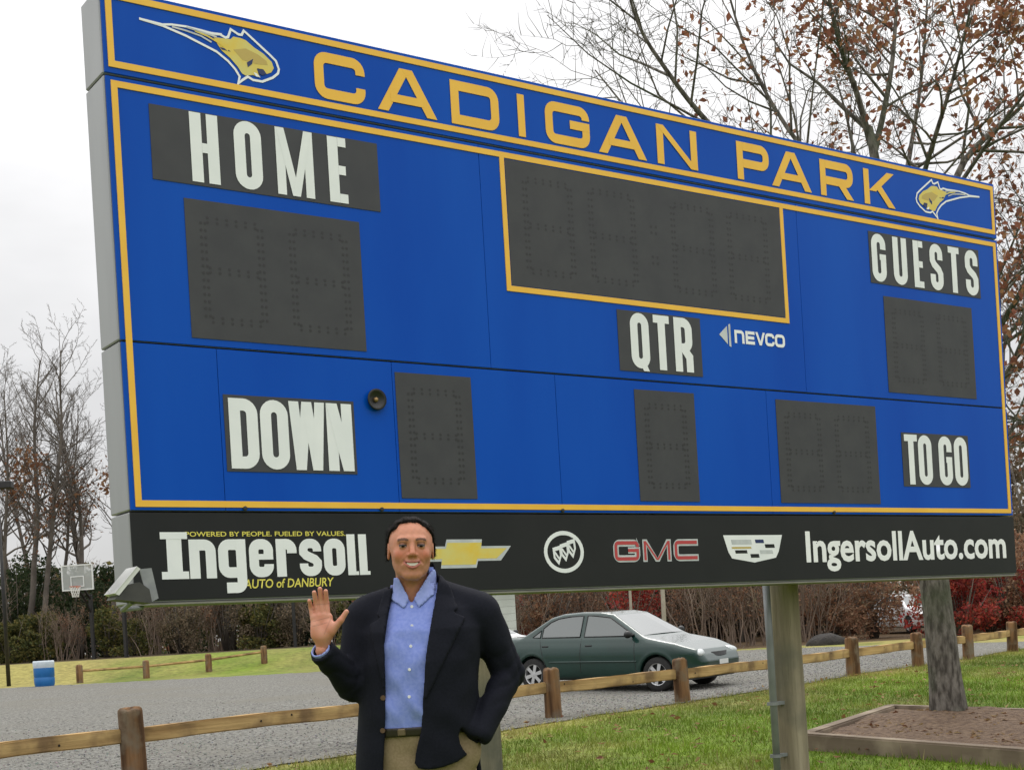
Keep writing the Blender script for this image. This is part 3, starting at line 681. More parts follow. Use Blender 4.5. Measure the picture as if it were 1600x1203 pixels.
# ------------------------------------------------------------------ timber guard-rail fence
M_POST = mat('weathered timber post', (0.085, 0.046, 0.024), (0.25, 0.140, 0.068), 0.95, 0, scale=11, detail=10, bump=1.0, bscale=20, stretch=(1, 1, .10), c3=(.19, .15, .105), s3=5, spec=.2, bdist=.03, lo=.38, hi=.62)
M_RAIL = mat('pale timber rail', (0.33, 0.205, 0.085), (0.54, 0.37, 0.165), 0.9, 0, scale=9.0, detail=10, bump=.8, bscale=16, stretch=(.07, 1, 1), c3=(.21, .135, .068), s3=2.6, spec=.25, lo=.38, hi=.62, bdist=.02)
M_HOLE = mat('dark knot', (.02, .014, .01), None, .9)
fence = empty('timber_fence', (0.48, 18.24, ground(.48, 18.24)), 0, 'low weathered timber fence of round posts and pale rails between lawn and gravel lot', 'fence')
fl = Vector(fence.location)
for i, (x, y) in enumerate(FENCE_POSTS):
    z = ground(x, y); rs = random.Random(i); r0 = .115 * rs.uniform(.92, 1.08); hgt = .64 + rs.uniform(-.03, .03)
    if i == 1: hgt, r0 = .66, .125
    prof = [(r0 * 1.02, -.25)] + [(r0 * (1.01 - .05 * q / 9), (hgt - .03) * q / 9) for q in range(10)] + [(r0 * .93, hgt - .012), (r0 * .80, hgt + .002), (r0 * .4, hgt + .008), (0, hgt + .010)]
    o = MB(); o.lathe(prof, 26, None)
    def rough(v):
        a_ = math.atan2(v[1], v[0]); q = 1 + .025 * math.sin(3 * a_ + i + 2 * v[2]) + .018 * math.sin(7 * a_ + 2.3 * i) - .05 * max(0, math.sin(5 * a_ + 1.9 * i + v[2])) ** 14 - .04 * max(0, math.sin(4 * a_ + .9 * i - .7 * v[2])) ** 22
        return (v[0] * q, v[1] * q, v[2] + (.010 * math.sin(2 * a_ + i) + .006 * math.sin(5 * a_)) * (1 if v[2] > hgt - .05 else 0))
    o.v = [rough(v) for v in o.v]; M0 = (Matrix.Translation((x, y, z)) @ Matrix.Rotation(R(rs.uniform(-2, 2)), 4, 'X') @ Matrix.Rotation(R(rs.uniform(-1.5, 1.5)), 4, 'Y'))
    o.v = [tuple(M0 @ Vector(v) - fl) for v in o.v]
    o.build('post', M_POST, fence, smooth=True)
    if i + 1 < len(FENCE_POSTS):
        x2, y2 = FENCE_POSTS[i + 1]; L = math.hypot(x2 - x, y2 - y); a = math.atan2(y2 - y, x2 - x); z2 = ground(x2, y2)
        zc = (z + z2) / 2 + .40; pit = math.atan2(z2 - z, L)
        # the rail sits in a notch on the lot side of the posts
        off = .045
        cxm = (x + x2) / 2 - math.sin(a) * off - fl.x; cym = (y + y2) / 2 + math.cos(a) * off - fl.y
        bm = bmesh.new(); bmesh.ops.create_cube(bm, size=1)
        bmesh.ops.scale(bm, vec=(L - .02, .088, .145), verts=bm.verts[:]); bmesh.ops.bevel(bm, geom=bm.edges[:], offset=.012, segments=2, affect='EDGES')
        bmesh.ops.subdivide_edges(bm, edges=[e for e in bm.edges if e.calc_length() > 1.0], cuts=16, use_grid_fill=True)
        for v in bm.verts: v.co.z += .006 * math.sin(2.1 * v.co.x + i * 2) + .004 * math.sin(6.3 * v.co.x + v.co.y * 40 + i); v.co.y += .005 * math.sin(3.3 * v.co.x + i) + .002 * math.sin(11 * v.co.x + v.co.z * 30)
        me = bpy.data.meshes.new('rail'); bm.to_mesh(me); bm.free()
        rail = link('rail', me, fence, M_RAIL, (cxm, cym, zc - fl.z), (0, -pit, a))
        for kq in range(2):
            kx = rs.uniform(-.42, .42) * L
            MB().lathe([(.013, .001), (.010, .0035), (0, .004)], 8, Matrix.Translation((kx, -.044, rs.uniform(-.04, .045))) @ Matrix.Rotation(R(90), 4, 'X')).build('knot', M_HOLE, rail)

# ------------------------------------------------------------------ planting bed with timber edging
M_EDGE = mat('old landscape timber', (0.13, 0.095, 0.065), (0.24, 0.185, 0.13), 0.92, 0, scale=4, detail=8, bump=.6, bscale=10, stretch=(.12, 1, 1), c3=(.30, .24, .17), s3=2.5)
M_MULCH = mat('mulch', (0.085, 0.048, 0.028), (0.19, 0.125, 0.075), 0.95, 0, scale=18, detail=8, bump=1.0, bscale=26, bdist=.05)
bc = np.mean(np.array(BED), 0); bzc = ground(*bc)
bed = empty('planting_bed', (bc[0], bc[1], bzc), 0, 'square mulch bed edged with old timbers round the big tree', 'planting bed')
for i in range(4):
    a, b = np.array(BED[i]), np.array(BED[(i + 1) % 4]); d = b - a; L = np.hypot(*d); an = math.atan2(d[1], d[0]); c = (a + b) / 2
    bm = bmesh.new(); bmesh.ops.create_cube(bm, size=1); bmesh.ops.scale(bm, vec=(L + (.13 if i % 2 else -.13), .14, .24), verts=bm.verts[:])
    bmesh.ops.bevel(bm, geom=bm.edges[:], offset=.014, segments=2, affect='EDGES'); me = bpy.data.meshes.new('edging_timber'); bm.to_mesh(me); bm.free()
    za, zb = ground(*a), ground(*b)
    link('edging_timber', me, bed, M_EDGE, (c[0] - bc[0], c[1] - bc[1], (za + zb) / 2 + .030 - bzc), (0, -math.atan2(zb - za, L), an))
q = 36; U, W_ = np.meshgrid(np.linspace(.02, .98, q), np.linspace(.02, .98, q), indexing='ij')
B4 = [np.array(p) for p in BED]
BX = (1 - U) * (1 - W_) * B4[0][0] + U * (1 - W_) * B4[3][0] + U * W_ * B4[2][0] + (1 - U) * W_ * B4[1][0]
BY = (1 - U) * (1 - W_) * B4[0][1] + U * (1 - W_) * B4[3][1] + U * W_ * B4[2][1] + (1 - U) * W_ * B4[1][1]
TREE_XY = (4.20, 13.66)
BZ_ = gz(BX, BY) + .10 + .02 * wob(BX, BY, 4) + .10 * np.exp(-((BX - TREE_XY[0]) ** 2 + (BY - TREE_XY[1]) ** 2) / .5)
idx = np.arange(q * q).reshape(q, q); Fq = np.stack([idx[:-1, :-1], idx[1:, :-1], idx[1:, 1:], idx[:-1, 1:]], -1).reshape(-1, 4)
link('mulch', npmesh('mulch', np.stack([BX - bc[0], BY - bc[1], BZ_ - bzc], -1).reshape(-1, 3), Fq, True), bed, M_MULCH)
n = 900; u_, w_ = rng.uniform(.04, .96, n), rng.uniform(.04, .96, n)
lx = (1 - u_) * (1 - w_) * B4[0][0] + u_ * (1 - w_) * B4[3][0] + u_ * w_ * B4[2][0] + (1 - u_) * w_ * B4[1][0]
ly = (1 - u_) * (1 - w_) * B4[0][1] + u_ * (1 - w_) * B4[3][1] + u_ * w_ * B4[2][1] + (1 - u_) * w_ * B4[1][1]
lz = gz(lx, ly) + .13 + .10 * np.exp(-((lx - TREE_XY[0]) ** 2 + (ly - TREE_XY[1]) ** 2) / .5)
V, Fq, c = leaf_quads(np.stack([lx - bc[0], ly - bc[1], lz - .035 - bzc], -1), .055, rng, pal[rng.integers(0, 4, n)] * .8, True)
tag(link('leaf_litter', npmesh('leaf_litter', V, Fq, False, c), bed, M_LEAF), None, None, None, 'stuff')

# ------------------------------------------------------------------ trees
class Tree:
    def __init__(s, seed, rmin=.0035): s.rmin = rmin; s.r = np.random.default_rng(seed); s.big = ([], []); s.fine = ([], []); s.tips = []
    def tube(s, pts, rad, k, fine):
        V, Fc = s.fine if fine else s.big
        pts = np.asarray(pts, float); n = len(pts); i0 = sum(len(v) for v in V)
        t = np.gradient(pts, axis=0); t /= np.linalg.norm(t, axis=1)[:, None] + 1e-9
        ref = np.array([.31, .92, .23]); a = np.cross(t, ref); a /= np.linalg.norm(a, axis=1)[:, None] + 1e-9; b = np.cross(t, a)
        an = np.arange(k) * 2 * np.pi / k
        ring = pts[:, None] + (a[:, None] * np.cos(an)[None, :, None] + b[:, None] * np.sin(an)[None, :, None]) * np.asarray(rad)[:, None, None]
        V.append(ring.reshape(-1, 3)); j = np.arange(n - 1)[:, None] * k; q = np.arange(k)[None]; q2 = (q + 1) % k
        Fc.append((i0 + np.stack([j + q, j + q2, j + k + q2, j + k + q], -1)).reshape(-1, 4))
    def branch(s, p, d, L, r_, lev, maxlev, up=.08, wig=.16, kids=None, spread=(28, 62), ratio=(.45, .75), sides=(9, 6, 4, 3, 3, 3), fine_from=2, droop=0.0):
        R_ = s.r; n = max(3, int(4 + L * 2.0)) if lev < 2 else (4 if lev < 4 else 3)
        pts = [np.array(p, float)]; d = np.array(d, float) / np.linalg.norm(d)
        for i in range(n):
            d = d + R_.normal(0, wig, 3) + np.array([0, 0, up - droop * i / n]); d /= np.linalg.norm(d); pts.append(pts[-1] + d * L / n)
        end = .22 if lev else .3
        rad = r_ * np.linspace(1, end, n + 1); s.tube(pts, rad, sides[min(lev, 5)], lev >= fine_from)
        s.spawn(pts, rad, L, lev, maxlev, up, wig, kids, spread, ratio, sides, fine_from, droop)
        if lev >= maxlev - 1: s.tips += pts[1:]
    def spawn(s, pts, rad, L, lev, maxlev, up, wig, kids, spread, ratio, sides, fine_from, droop, tmin=.3):
        if lev >= maxlev: return
        R_ = s.r; k = (kids or (7, 6, 5, 4, 3))[min(lev, 4)]
        for i in range(k):
            t = tmin + (1 - tmin) * (i + R_.uniform(.1, .9)) / k; f = t * (len(pts) - 1); j = min(int(f), len(pts) - 2); f -= j
            q = pts[j] * (1 - f) + pts[j + 1] * f; ax = pts[j + 1] - pts[j]; ax /= np.linalg.norm(ax)
            e = np.cross(ax, R_.normal(size=3)); e /= np.linalg.norm(e) + 1e-9; a = R(R_.uniform(*spread))
            s.branch(q, ax * math.cos(a) + e * math.sin(a), L * R_.uniform(*ratio) * (1.15 - .55 * t), max(s.rmin, (rad[j] * (1 - f) + rad[j + 1] * f) * R_.uniform(.45, .7)), lev + 1, maxlev, up, wig, kids, spread, ratio, sides, fine_from, droop)
    def path(s, pts, rad, maxlev, kids, lev=1, sides=(10, 8, 5, 3, 3, 3), tmin=.35, **kw):
        """a limb along given points"""
        P = np.asarray(pts, float); n = len(P); f = np.linspace(0, n - 1, n * 3); i = np.clip(f.astype(int), 0, n - 2); t = (f - i)[:, None]
        Pm = P[np.clip(i - 1, 0, n - 1)]; P0 = P[i]; P1 = P[i + 1]; P2 = P[np.clip(i + 2, 0, n - 1)]
        Q = .5 * ((2 * P0) + (-Pm + P1) * t + (2 * Pm - 5 * P0 + 4 * P1 - P2) * t ** 2 + (-Pm + 3 * P0 - 3 * P1 + P2) * t ** 3)
        rr = np.interp(f, np.arange(n), rad); s.tube(Q, rr, sides[lev - 1] if lev else sides[0], False)
        L = np.linalg.norm(np.diff(Q, axis=0), axis=1).sum()
        s.spawn(list(Q), rr, L, lev, maxlev, kw.get('up', .05), kw.get('wig', .17), kids, kw.get('spread', (30, 65)), kw.get('ratio', (.3, .55)), (9, 6, 4, 3, 3, 3), 2, 0.0, tmin)
    def build(s, name, loc, bark, leafm=None, leaves=0, lsize=.07, pal_=None, rz=0, where=None):
        root = empty(name, loc, rz)
        link('trunk', npmesh('trunk', np.concatenate(s.big[0]), np.concatenate(s.big[1]), True), root, bark)
        if s.fine[0]: 
            tw = link('crown', npmesh('crown', np.concatenate(s.fine[0]), np.concatenate(s.fine[1]), True), root, bark)
            if leaves:
                T_ = np.array(s.tips)
                if where is not None: T_ = T_[where(T_)]
                nc = max(1, leaves // 12); cc_ = T_[s.r.integers(0, len(T_), nc)]; P = cc_[s.r.integers(0, nc, leaves)] + s.r.normal(0, lsize * 1.5, (leaves, 3))
                lone = s.r.random(leaves) < .35; P[lone] = T_[s.r.integers(0, len(T_), int(lone.sum()))] + s.r.normal(0, lsize * .5, (int(lone.sum()), 3))
                V, Fq, c = leaf_quads(P, lsize, s.r, pal_[s.r.integers(0, len(pal_), leaves)])
                tag(link('leaves', npmesh('leaves', V, Fq, False, c), tw, leafm), None, None, None, 'stuff')
        return root
M_BARK = mat('bark', (0.070, 0.062, 0.053), (0.215, 0.195, 0.170), 0.95, 0, scale=22, detail=10, bump=1.0, bscale=34, stretch=(1, 1, .30), spec=.2, lo=.38, hi=.62, c3=(.085, .10, .06), s3=1.8, bdist=.03)
M_TWIG = mat('far bark', (0.085, 0.072, 0.06), (0.15, 0.13, 0.11), 0.95, 0, scale=1.5)
PAL_TREE = np.array([(.26, .10, .06), (.32, .135, .075), (.19, .08, .05), (.36, .19, .10)])

ty = TREE_XY[1]; tb = np.array([TREE_XY[0], ty, ground(*TREE_XY)])
def tp(px_, py_, dy=0.0): return at(px_, py_, ty + dy) - tb
T1 = Tree(11)
trunk = [tp(1486, 1160), tp(1484, 1128), tp(1476, 1050), tp(1466, 960), tp(1458, 890), tp(1447, 760), tp(1432, 620), tp(1412, 480, -.1), tp(1390, 370, -.1), tp(1372, 275, -.1), tp(1358, 200, 0)]
T1.path(trunk, [.31, .195, .152, .142, .138, .124, .106, .084, .064, .048, .036], 4, (5, 4, 4, 4, 4), lev=1, tmin=.72)
LIMBS = [([(1360, 225, 0), (1340, 150, -.1), (1312, 70, -.3), (1290, -30, -.5), (1275, -130, -.6)], .05),
         ([(1366, 240, 0), (1384, 160, .1), (1396, 80, .2), (1402, -20, .4), (1410, -140, .5)], .05),
         ([(1440, 690, 0), (1462, 470, .2), (1492, 285, .4), (1540, 215, .6), (1602, 160, .8), (1690, 40, 1.0)], .075),
         ([(1428, 600, 0), (1350, 460, -.3), (1230, 320, -.5), (1100, 185, -.7), (1040, 108, -.9), (998, 40, -1.0), (975, -40, -1.1)], .055),
         ([(1410, 470, 0), (1330, 330, .6), (1230, 200, 1.0), (1170, 90, 1.2), (1130, -40, 1.3)], .05),
         ([(1445, 740, 0), (1530, 560, -.4), (1588, 470, -.8), (1640, 360, -1.0), (1700, 230, -1.2)], .06),
         ([(1452, 840, 0), (1540, 720, .5), (1600, 650, .8), (1680, 560, 1.0)], .045),
         ([(1436, 650, 0), (1540, 500, .8), (1600, 390, 1.2), (1680, 280, 1.5)], .05),
         ([(1400, 420, 0), (1450, 250, -.8), (1490, 120, -1.2), (1520, 0, -1.5)], .045),
         ([(1450, 800, 0), (1530, 640, -.6), (1585, 560, -1.0), (1630, 420, -1.3)], .045), ([(1448, 780, 0), (1550, 640, 1.0), (1605, 520, 1.6), (1650, 430, 2.0)], .05),
         ([(1395, 400, 0), (1420, 250, 1.0), (1440, 120, 1.6), (1450, -20, 2.0)], .05), ([(1415, 520, 0), (1300, 420, .9), (1150, 300, 1.4), (1010, 200, 1.8), (930, 110, 2.0)], .04)]
for pts, r0 in LIMBS:
    T1.path([tp(*p) for p in pts], r0 * .66 * np.linspace(1, .28, len(pts)), 4, (15, 15, 8, 6, 4), lev=1, tmin=.20)
zlow = tp(1400, 330)[2]
big_tree = T1.build('broadleaf_tree', tb, M_BARK, M_LEAF, 6800, .078, PAL_TREE, where=lambda T_: (T_[:, 0] > -2.0 - .25 * np.sin(9 * T_[:, 2])) & (np.sin(5.1 * T_[:, 0] + 1) + np.sin(6.3 * T_[:, 2]) + np.sin(4.7 * T_[:, 1] + 2) > -.5))
tag(big_tree, 'big nearly bare tree with sparse red-brown leaves, rising from the mulch bed behind the scoreboard', 'tree')
print('tree tris', sum(len(f) for f in T1.big[1]) * 2, sum(len(f) for f in T1.fine[1]) * 2)
# ------------------------------------------------------------------ smooth solids (signed distance fields -> surface nets)
def snet(Fv, o, h):
    Fv = Fv.astype(np.float32); nx, ny, nz_ = Fv.shape
    S = Fv < 0; acc = np.zeros((nx - 1, ny - 1, nz_ - 1, 3), np.float32); cnt = np.zeros((nx - 1, ny - 1, nz_ - 1), np.float32)
    def sl(c): return tuple(slice(c[a], Fv.shape[a] - 1 + c[a]) for a in range(3))
    for ax in range(3):
        o1, o2 = [a for a in range(3) if a != ax]
        for u1 in (0, 1):
            for u2 in (0, 1):
                c0 = [0, 0, 0]; c0[o1] = u1; c0[o2] = u2; c1 = list(c0); c1[ax] = 1
                f0, f1 = Fv[sl(c0)], Fv[sl(c1)]; m = (f0 < 0) != (f1 < 0)
                t = f0[m] / (f0[m] - f1[m]); p = np.empty((len(t), 3), np.float32); p[:] = c0; p[:, ax] += t
                acc[m] += p; cnt[m] += 1
    act = cnt > 0; ids = np.full(cnt.shape, -1, np.int64); ids[act] = np.arange(act.sum())
    V = (np.argwhere(act) + acc[act] / cnt[act][:, None]) * h + np.asarray(o)
    faces = []
    for ax in range(3):
        o1, o2 = (ax + 1) % 3, (ax + 2) % 3
        lo = [slice(None)] * 3; hi = [slice(None)] * 3
        lo[ax] = slice(0, -1); hi[ax] = slice(1, None)
        for a in (o1, o2): lo[a] = slice(1, -1); hi[a] = slice(1, -1)
        A, B = S[tuple(lo)], S[tuple(hi)]; E_i = np.argwhere(A != B); fl_ = A[A != B]
        if not len(E_i): continue
        base = E_i.copy(); base[:, o1] += 1; base[:, o2] += 1
        def cell(d1, d2):
            q = base.copy(); q[:, o1] -= d1; q[:, o2] -= d2; return ids[q[:, 0], q[:, 1], q[:, 2]]
        Q = np.stack([cell(1, 1), cell(0, 1), cell(0, 0), cell(1, 0)], -1)
        Q[~fl_] = Q[~fl_][:, ::-1]; faces.append(Q)
    return V, np.concatenate(faces)
class Vol:
    def __init__(s, lo, hi, h):
        s.h = h; s.o = np.array(lo, float); n = np.ceil((np.array(hi) - s.o) / h).astype(int) + 1
        ax = [s.o[i] + h * np.arange(n[i]) for i in range(3)]
        s.x, s.y, s.z = (q.astype(np.float32) for q in np.meshgrid(*ax, indexing='ij', sparse=True))
        s.shape = tuple(n)
    def full(s, f): return np.broadcast_to(f, s.shape)
    def ell(s, c, r_):
        px, py, pz = (s.x - c[0]), (s.y - c[1]), (s.z - c[2])
        k0 = np.sqrt((px / r_[0]) ** 2 + (py / r_[1]) ** 2 + (pz / r_[2]) ** 2); k1 = np.sqrt((px / r_[0] ** 2) ** 2 + (py / r_[1] ** 2) ** 2 + (pz / r_[2] ** 2) ** 2) + 1e-9
        return k0 * (k0 - 1) / k1
    def cap(s, a, b, ra, rb=None, sy=1.0):
        """tapered capsule; sy flattens it along y"""
        rb = ra if rb is None else rb; a, b = np.array(a, float), np.array(b, float); d = b - a; L2 = d @ d + 1e-12
        px, py, pz = s.x - a[0], s.y - a[1], s.z - a[2]
        t = np.clip((px * d[0] + py * d[1] + pz * d[2]) / L2, 0, 1)
        return np.sqrt((px - t * d[0]) ** 2 + ((py - t * d[1]) / sy) ** 2 + (pz - t * d[2]) ** 2) - (ra + (rb - ra) * t)
    def box(s, c, hx, r_=0.0):
        qx, qy, qz = np.abs(s.x - c[0]) - hx[0] + r_, np.abs(s.y - c[1]) - hx[1] + r_, np.abs(s.z - c[2]) - hx[2] + r_
        return np.sqrt(np.maximum(qx, 0) ** 2 + np.maximum(qy, 0) ** 2 + np.maximum(qz, 0) ** 2) + np.minimum(np.maximum(qx, np.maximum(qy, qz)), 0) - r_
    def poly(s, P, u, v):
        """2-D signed distance to a polygon in the axes u, v (arrays)"""
        u, v = np.broadcast_arrays(u, v); d = np.full(u.shape, 1e9, np.float32); ins = np.zeros(u.shape, bool); n = len(P)
        for i in range(n):
            a, b = np.array(P[i - 1], float), np.array(P[i], float); e = b - a
            t = np.clip(((u - a[0]) * e[0] + (v - a[1]) * e[1]) / (e @ e + 1e-12), 0, 1)
            d = np.minimum(d, (u - a[0] - t * e[0]) ** 2 + (v - a[1] - t * e[1]) ** 2)
            c = (a[1] > v) != (b[1] > v)
            if abs(e[1]) > 1e-12: ins ^= c & (u < e[0] * (v - a[1]) / e[1] + a[0])
        d = np.sqrt(d); return np.where(ins, -d, d)
    def mesh(s, f, name, smooth=True, colf=None):
        V, Fq = snet(np.array(s.full(f)), s.o, s.h)
        return npmesh(name, V, Fq, smooth, None if colf is None else colf(V))
def smin(a, b, k):
    h = np.clip(.5 + .5 * (b - a) / k, 0, 1); return b * (1 - h) + a * h - k * h * (1 - h)
def smax(a, b, k): return -smin(-a, -b, k)

# ------------------------------------------------------------------ sedan
M_PAINT = mat('dark green metallic paint', (0.0005, 0.027, 0.020), (0.0007, 0.032, 0.024), 0.40, 0.0, scale=2, coat=1.0, spec=.3)
M_WPAINT = mat('white car paint', (0.74, 0.76, 0.77), None, 0.35, 0.0, coat=.8)
M_GLASS = mat('car glass', (0.075, 0.092, 0.088), None, 0.06, 0.0, spec=1.0, coat=1.0)
M_TYRE = mat('tyre rubber', (.018, .018, .018), (.028, .027, .026), .85, scale=20)
M_RIM = mat('alloy rim', (.62, .63, .64), None, .35, .5)
M_TRIM = mat('black trim', (.012, .013, .013), None, .5)
M_LAMP = mat('headlamp lens', (.62, .66, .66), (.45, .5, .5), .12, 0, scale=14, coat=1.0)
M_AMBER = mat('amber lens', (.75, .30, .10), None, .2, coat=1.0)
def w_body(x, z):
    w = .850 - .10 * np.clip((z - .60) / .36, 0, 1) ** 2 - .05 * np.clip((.45 - z) / .25, 0, 1) ** 2
    return w - .26 * np.clip((x - 1.35) / .80, 0, 1) ** 2.2 - .13 * np.clip((-1.6 - x) / .72, 0, 1) ** 2
def w_roof(z): return .765 - .42 * (z - .93)
BODY_P = [(2.08, .30), (2.115, .48), (2.05, .585), (1.96, .665), (1.60, .785), (.98, .905), (.90, .93), (-1.50, .945), (-2.17, .925), (-2.26, .80), (-2.29, .48), (-2.22, .28), (-2.0, .235), (1.9, .22)]
ROOF_P = [(1.06, .88), (.30, 1.315), (.05, 1.355), (-.35, 1.368), (-.75, 1.345), (-1.0, 1.285), (-1.66, .90)]
def build_car(name, paint, label, group=None):
    root = empty(name, (0, 0, 0), 0, label, 'car', group)
    v = Vol((-2.4, -.94, .12), (2.24, .94, 1.46), .022)
    b = smax(v.poly(BODY_P, v.x, v.z) - .03, np.abs(v.y) - w_body(v.x, v.z), .09)
    g = smax(v.poly(ROOF_P, v.x, v.z) - .02, np.abs(v.y) - w_roof(v.z), .06)
    f = smin(b, g, .03)
    for ax_ in (1.31, -1.31):
        arch = np.maximum(np.sqrt((v.x - ax_) ** 2 + (v.z - .295) ** 2) - .345, .52 - np.abs(v.y)); f = smax(f, -arch, .02)
        lip = np.maximum(np.abs(np.sqrt((v.x - ax_) ** 2 + (v.z - .295) ** 2) - .355) - .018, np.abs(np.abs(v.y) - .822) - .02); f = smin(f, np.maximum(lip, .25 - v.z), .025)
    body = link('body', v.mesh(f, 'body'), root, paint)
    # glass laid on the greenhouse
    def side_glass(P, nm='window'):
        for sgn in (-1, 1):
            zs = [p[1] for p in P]; mb = MB(); bm = bmesh.new(); vs = [bm.verts.new((p[0], sgn * (w_roof(p[1]) + .004), p[1])) for p in P]
            bm.faces.new(vs); bmesh.ops.triangulate(bm, faces=bm.faces[:]); me = bpy.data.meshes.new(nm); 
            bmesh.ops.recalc_face_normals(bm, faces=bm.faces[:])
            for fc in bm.faces:
                if fc.normal.y * sgn < 0: fc.normal_flip()
            bm.to_mesh(me); bm.free(); w_ = link(nm, me, root, M_GLASS)
            q = [(p[0], sgn * (w_roof(p[1]) + .006), p[1]) for p in P]
            MB().tube(q, .011, 6, closed=True).build('window_frame', M_TRIM, w_, smooth=True)
    side_glass([(.84, .955), (.80, .985), (.29, 1.278), (-.05, 1.318), (-.20, 1.322), (-.20, .955)])
    side_glass([(-.29, .955), (-.29, 1.322), (-.55, 1.318), (-.82, 1.285), (-.98, 1.225), (-1.12, 1.12), (-1.12, .955)])
    side_glass([(-1.16, .955), (-1.16, 1.085), (-1.33, .965)])
    def slope_glass(nm, x0, z0, x1, z1, ins):
        d = Vector((x1 - x0, 0, z1 - z0)); nrm = Vector((-d.z, 0, d.x)); nrm.normalize()
        if nrm.z < 0: nrm = -nrm
        rows = []
        for t in (0, .5, 1):
            x, z = x0 + d.x * t, z0 + d.z * t; rows.append([Vector((x, s_ * (w_roof(z) - ins), z)) + nrm * (.025 - .012 * s_ * s_) for s_ in (-1, -.5, 0, .5, 1)])
        mb = MB()
        for r_ in range(2):
            for c_ in range(4): mb.quad(rows[r_][c_], rows[r_][c_ + 1], rows[r_ + 1][c_ + 1], rows[r_ + 1][c_])
        mb.build(nm, M_GLASS, root, smooth=True)
    slope_glass('windshield', .965, .945, .345, 1.300, .075)
    slope_glass('rear_window', -1.56, .965, -1.05, 1.265, .085)
    # wheels
    for ax_ in (1.31, -1.31):
        for sgn in (-1, 1):
            W = empty('wheel', (ax_, sgn * .735, .295)); W.parent = root
            M_ = Matrix.Rotation(R(90 * sgn), 4, 'X')      # local z -> outwards (away from the body)
            M_ = Matrix.Rotation(R(-90 * sgn), 4, 'X')
            MB().lathe([(.19, -.09), (.275, -.092), (.292, -.07), (.295, 0), (.292, .07), (.275, .092), (.19, .09)], 28, M_).build('tyre', M_TYRE, W, smooth=True)
            mb = MB().lathe([(.205, .02), (.20, .088), (.180, .080), (.178, .03)], 28, M_).lathe([(0, .082), (.035, .080), (.045, .065), (.045, .03)], 16, M_)
            for q in range(6):
                a = 2 * math.pi * q / 6 + .3; c_, s_ = math.cos(a), math.sin(a); t_ = (-s_, c_)
                P = [(.03, -.028), (.19, -.034), (.19, .034), (.03, .028)]
                mb.quad(*[tuple(M_ @ Vector((c_ * p[0] + t_[0] * p[1], s_ * p[0] + t_[1] * p[1], .076))) for p in P])
            mb.build('rim', M_RIM, W)
            MB().lathe([(0, .03), (.19, .028)], 20, M_).build('brake_disc', M_TRIM, W)
    # lamps, grille, bumper lines, mirrors, handles
    for sgn in (-1, 1):
        bm = bmesh.new(); bmesh.ops.create_uvsphere(bm, u_segments=18, v_segments=10, radius=1)
        MB().addbm(bm, Matrix.Translation((1.965, sgn * .475, .622)) @ Matrix.Rotation(R(-sgn * 24), 4, 'Z') @ Matrix.Rotation(R(-34), 4, 'Y') @ Matrix.Diagonal((.075, .20, .085, 1))).build('headlight', M_LAMP, root, smooth=True)
        bm = bmesh.new(); bmesh.ops.create_uvsphere(bm, u_segments=14, v_segments=8, radius=1)
        MB().addbm(bm, Matrix.Translation((1.80, sgn * .668, .63)) @ Matrix.Rotation(R(-sgn * 52), 4, 'Z') @ Matrix.Diagonal((.06, .075, .062, 1))).build('turn_signal', M_AMBER, root, smooth=True)
        bm = bmesh.new(); bmesh.ops.create_uvsphere(bm, u_segments=14, v_segments=8, radius=1)
        mir = MB().addbm(bm, Matrix.Translation((.80, sgn * .90, .985)) @ Matrix.Diagonal((.055, .095, .065, 1))); mir.box(.78, .84, min(sgn * .74, sgn * .86), max(sgn * .74, sgn * .86), .955, .985)
        mir.build('mirror', M_TRIM, root, smooth=True)
        for hx_ in (-.08, -1.02):
            y_ = w_body(np.float64(hx_), np.float64(.80)) * sgn
            MB().box(hx_ - .07, hx_ + .07, y_ - .012, y_ + .012, .785, .812, .006).build('door_handle', M_TRIM, root)
        # door seams and side moulding follow the flank
        for xs_ in ((.86, .90), (-.25, -.25), (-1.16, -.98)):
            pts = [(xs_[0] + (xs_[1] - xs_[0]) * t, sgn * (float(w_body(np.float64(xs_[0]), np.float64(.93 - .60 * t))) + .001), .93 - .60 * t) for t in (0, .2, .4, .6, .8, 1)]
            MB().tube(pts, .0055, 5).build('door_seam', M_TRIM, root)
        pts = [(x_, sgn * (float(w_body(np.float64(x_), np.float64(.52))) + .004), .52) for x_ in np.linspace(.92, -.92, 9)]
        MB().tube(pts, .014, 6).build('side_moulding', paint, root, smooth=True)
        bm = bmesh.new(); bmesh.ops.create_cube(bm, size=1); bmesh.ops.bevel(bm, geom=bm.edges[:], offset=.12, segments=2, affect='EDGES')
        MB().addbm(bm, Matrix.Translation((-2.255, sgn * .55, .77)) @ Matrix.Rotation(R(sgn * 12), 4, 'Z') @ Matrix.Diagonal((.08, .36, .15, 1))).build('tail_light', mat('red lens', (.35, .01, .01), None, .2, coat=1.0), root)
    nose = lambda y_: 2.125 - .16 * (y_ / .6) ** 2
    MB().tube([(nose(y_) - .03, y_, .52) for y_ in np.linspace(-.62, .62, 9)], .016, 6).build('bumper_strip', M_TRIM, root, smooth=True)
    mb = MB(); P = [(nose(y_) - .012, y_) for y_ in np.linspace(-.27, .27, 7)]
    for i in range(6): mb.quad((P[i][0], P[i][1], .565), (P[i + 1][0], P[i + 1][1], .565), (P[i + 1][0] - .03, P[i + 1][1], .635), (P[i][0] - .03, P[i][1], .635))
    MB_g = mb.build('grille', M_TRIM, root)
    mb = MB(); P = [(nose(y_) + .012, y_) for y_ in np.linspace(-.5, .5, 9)]
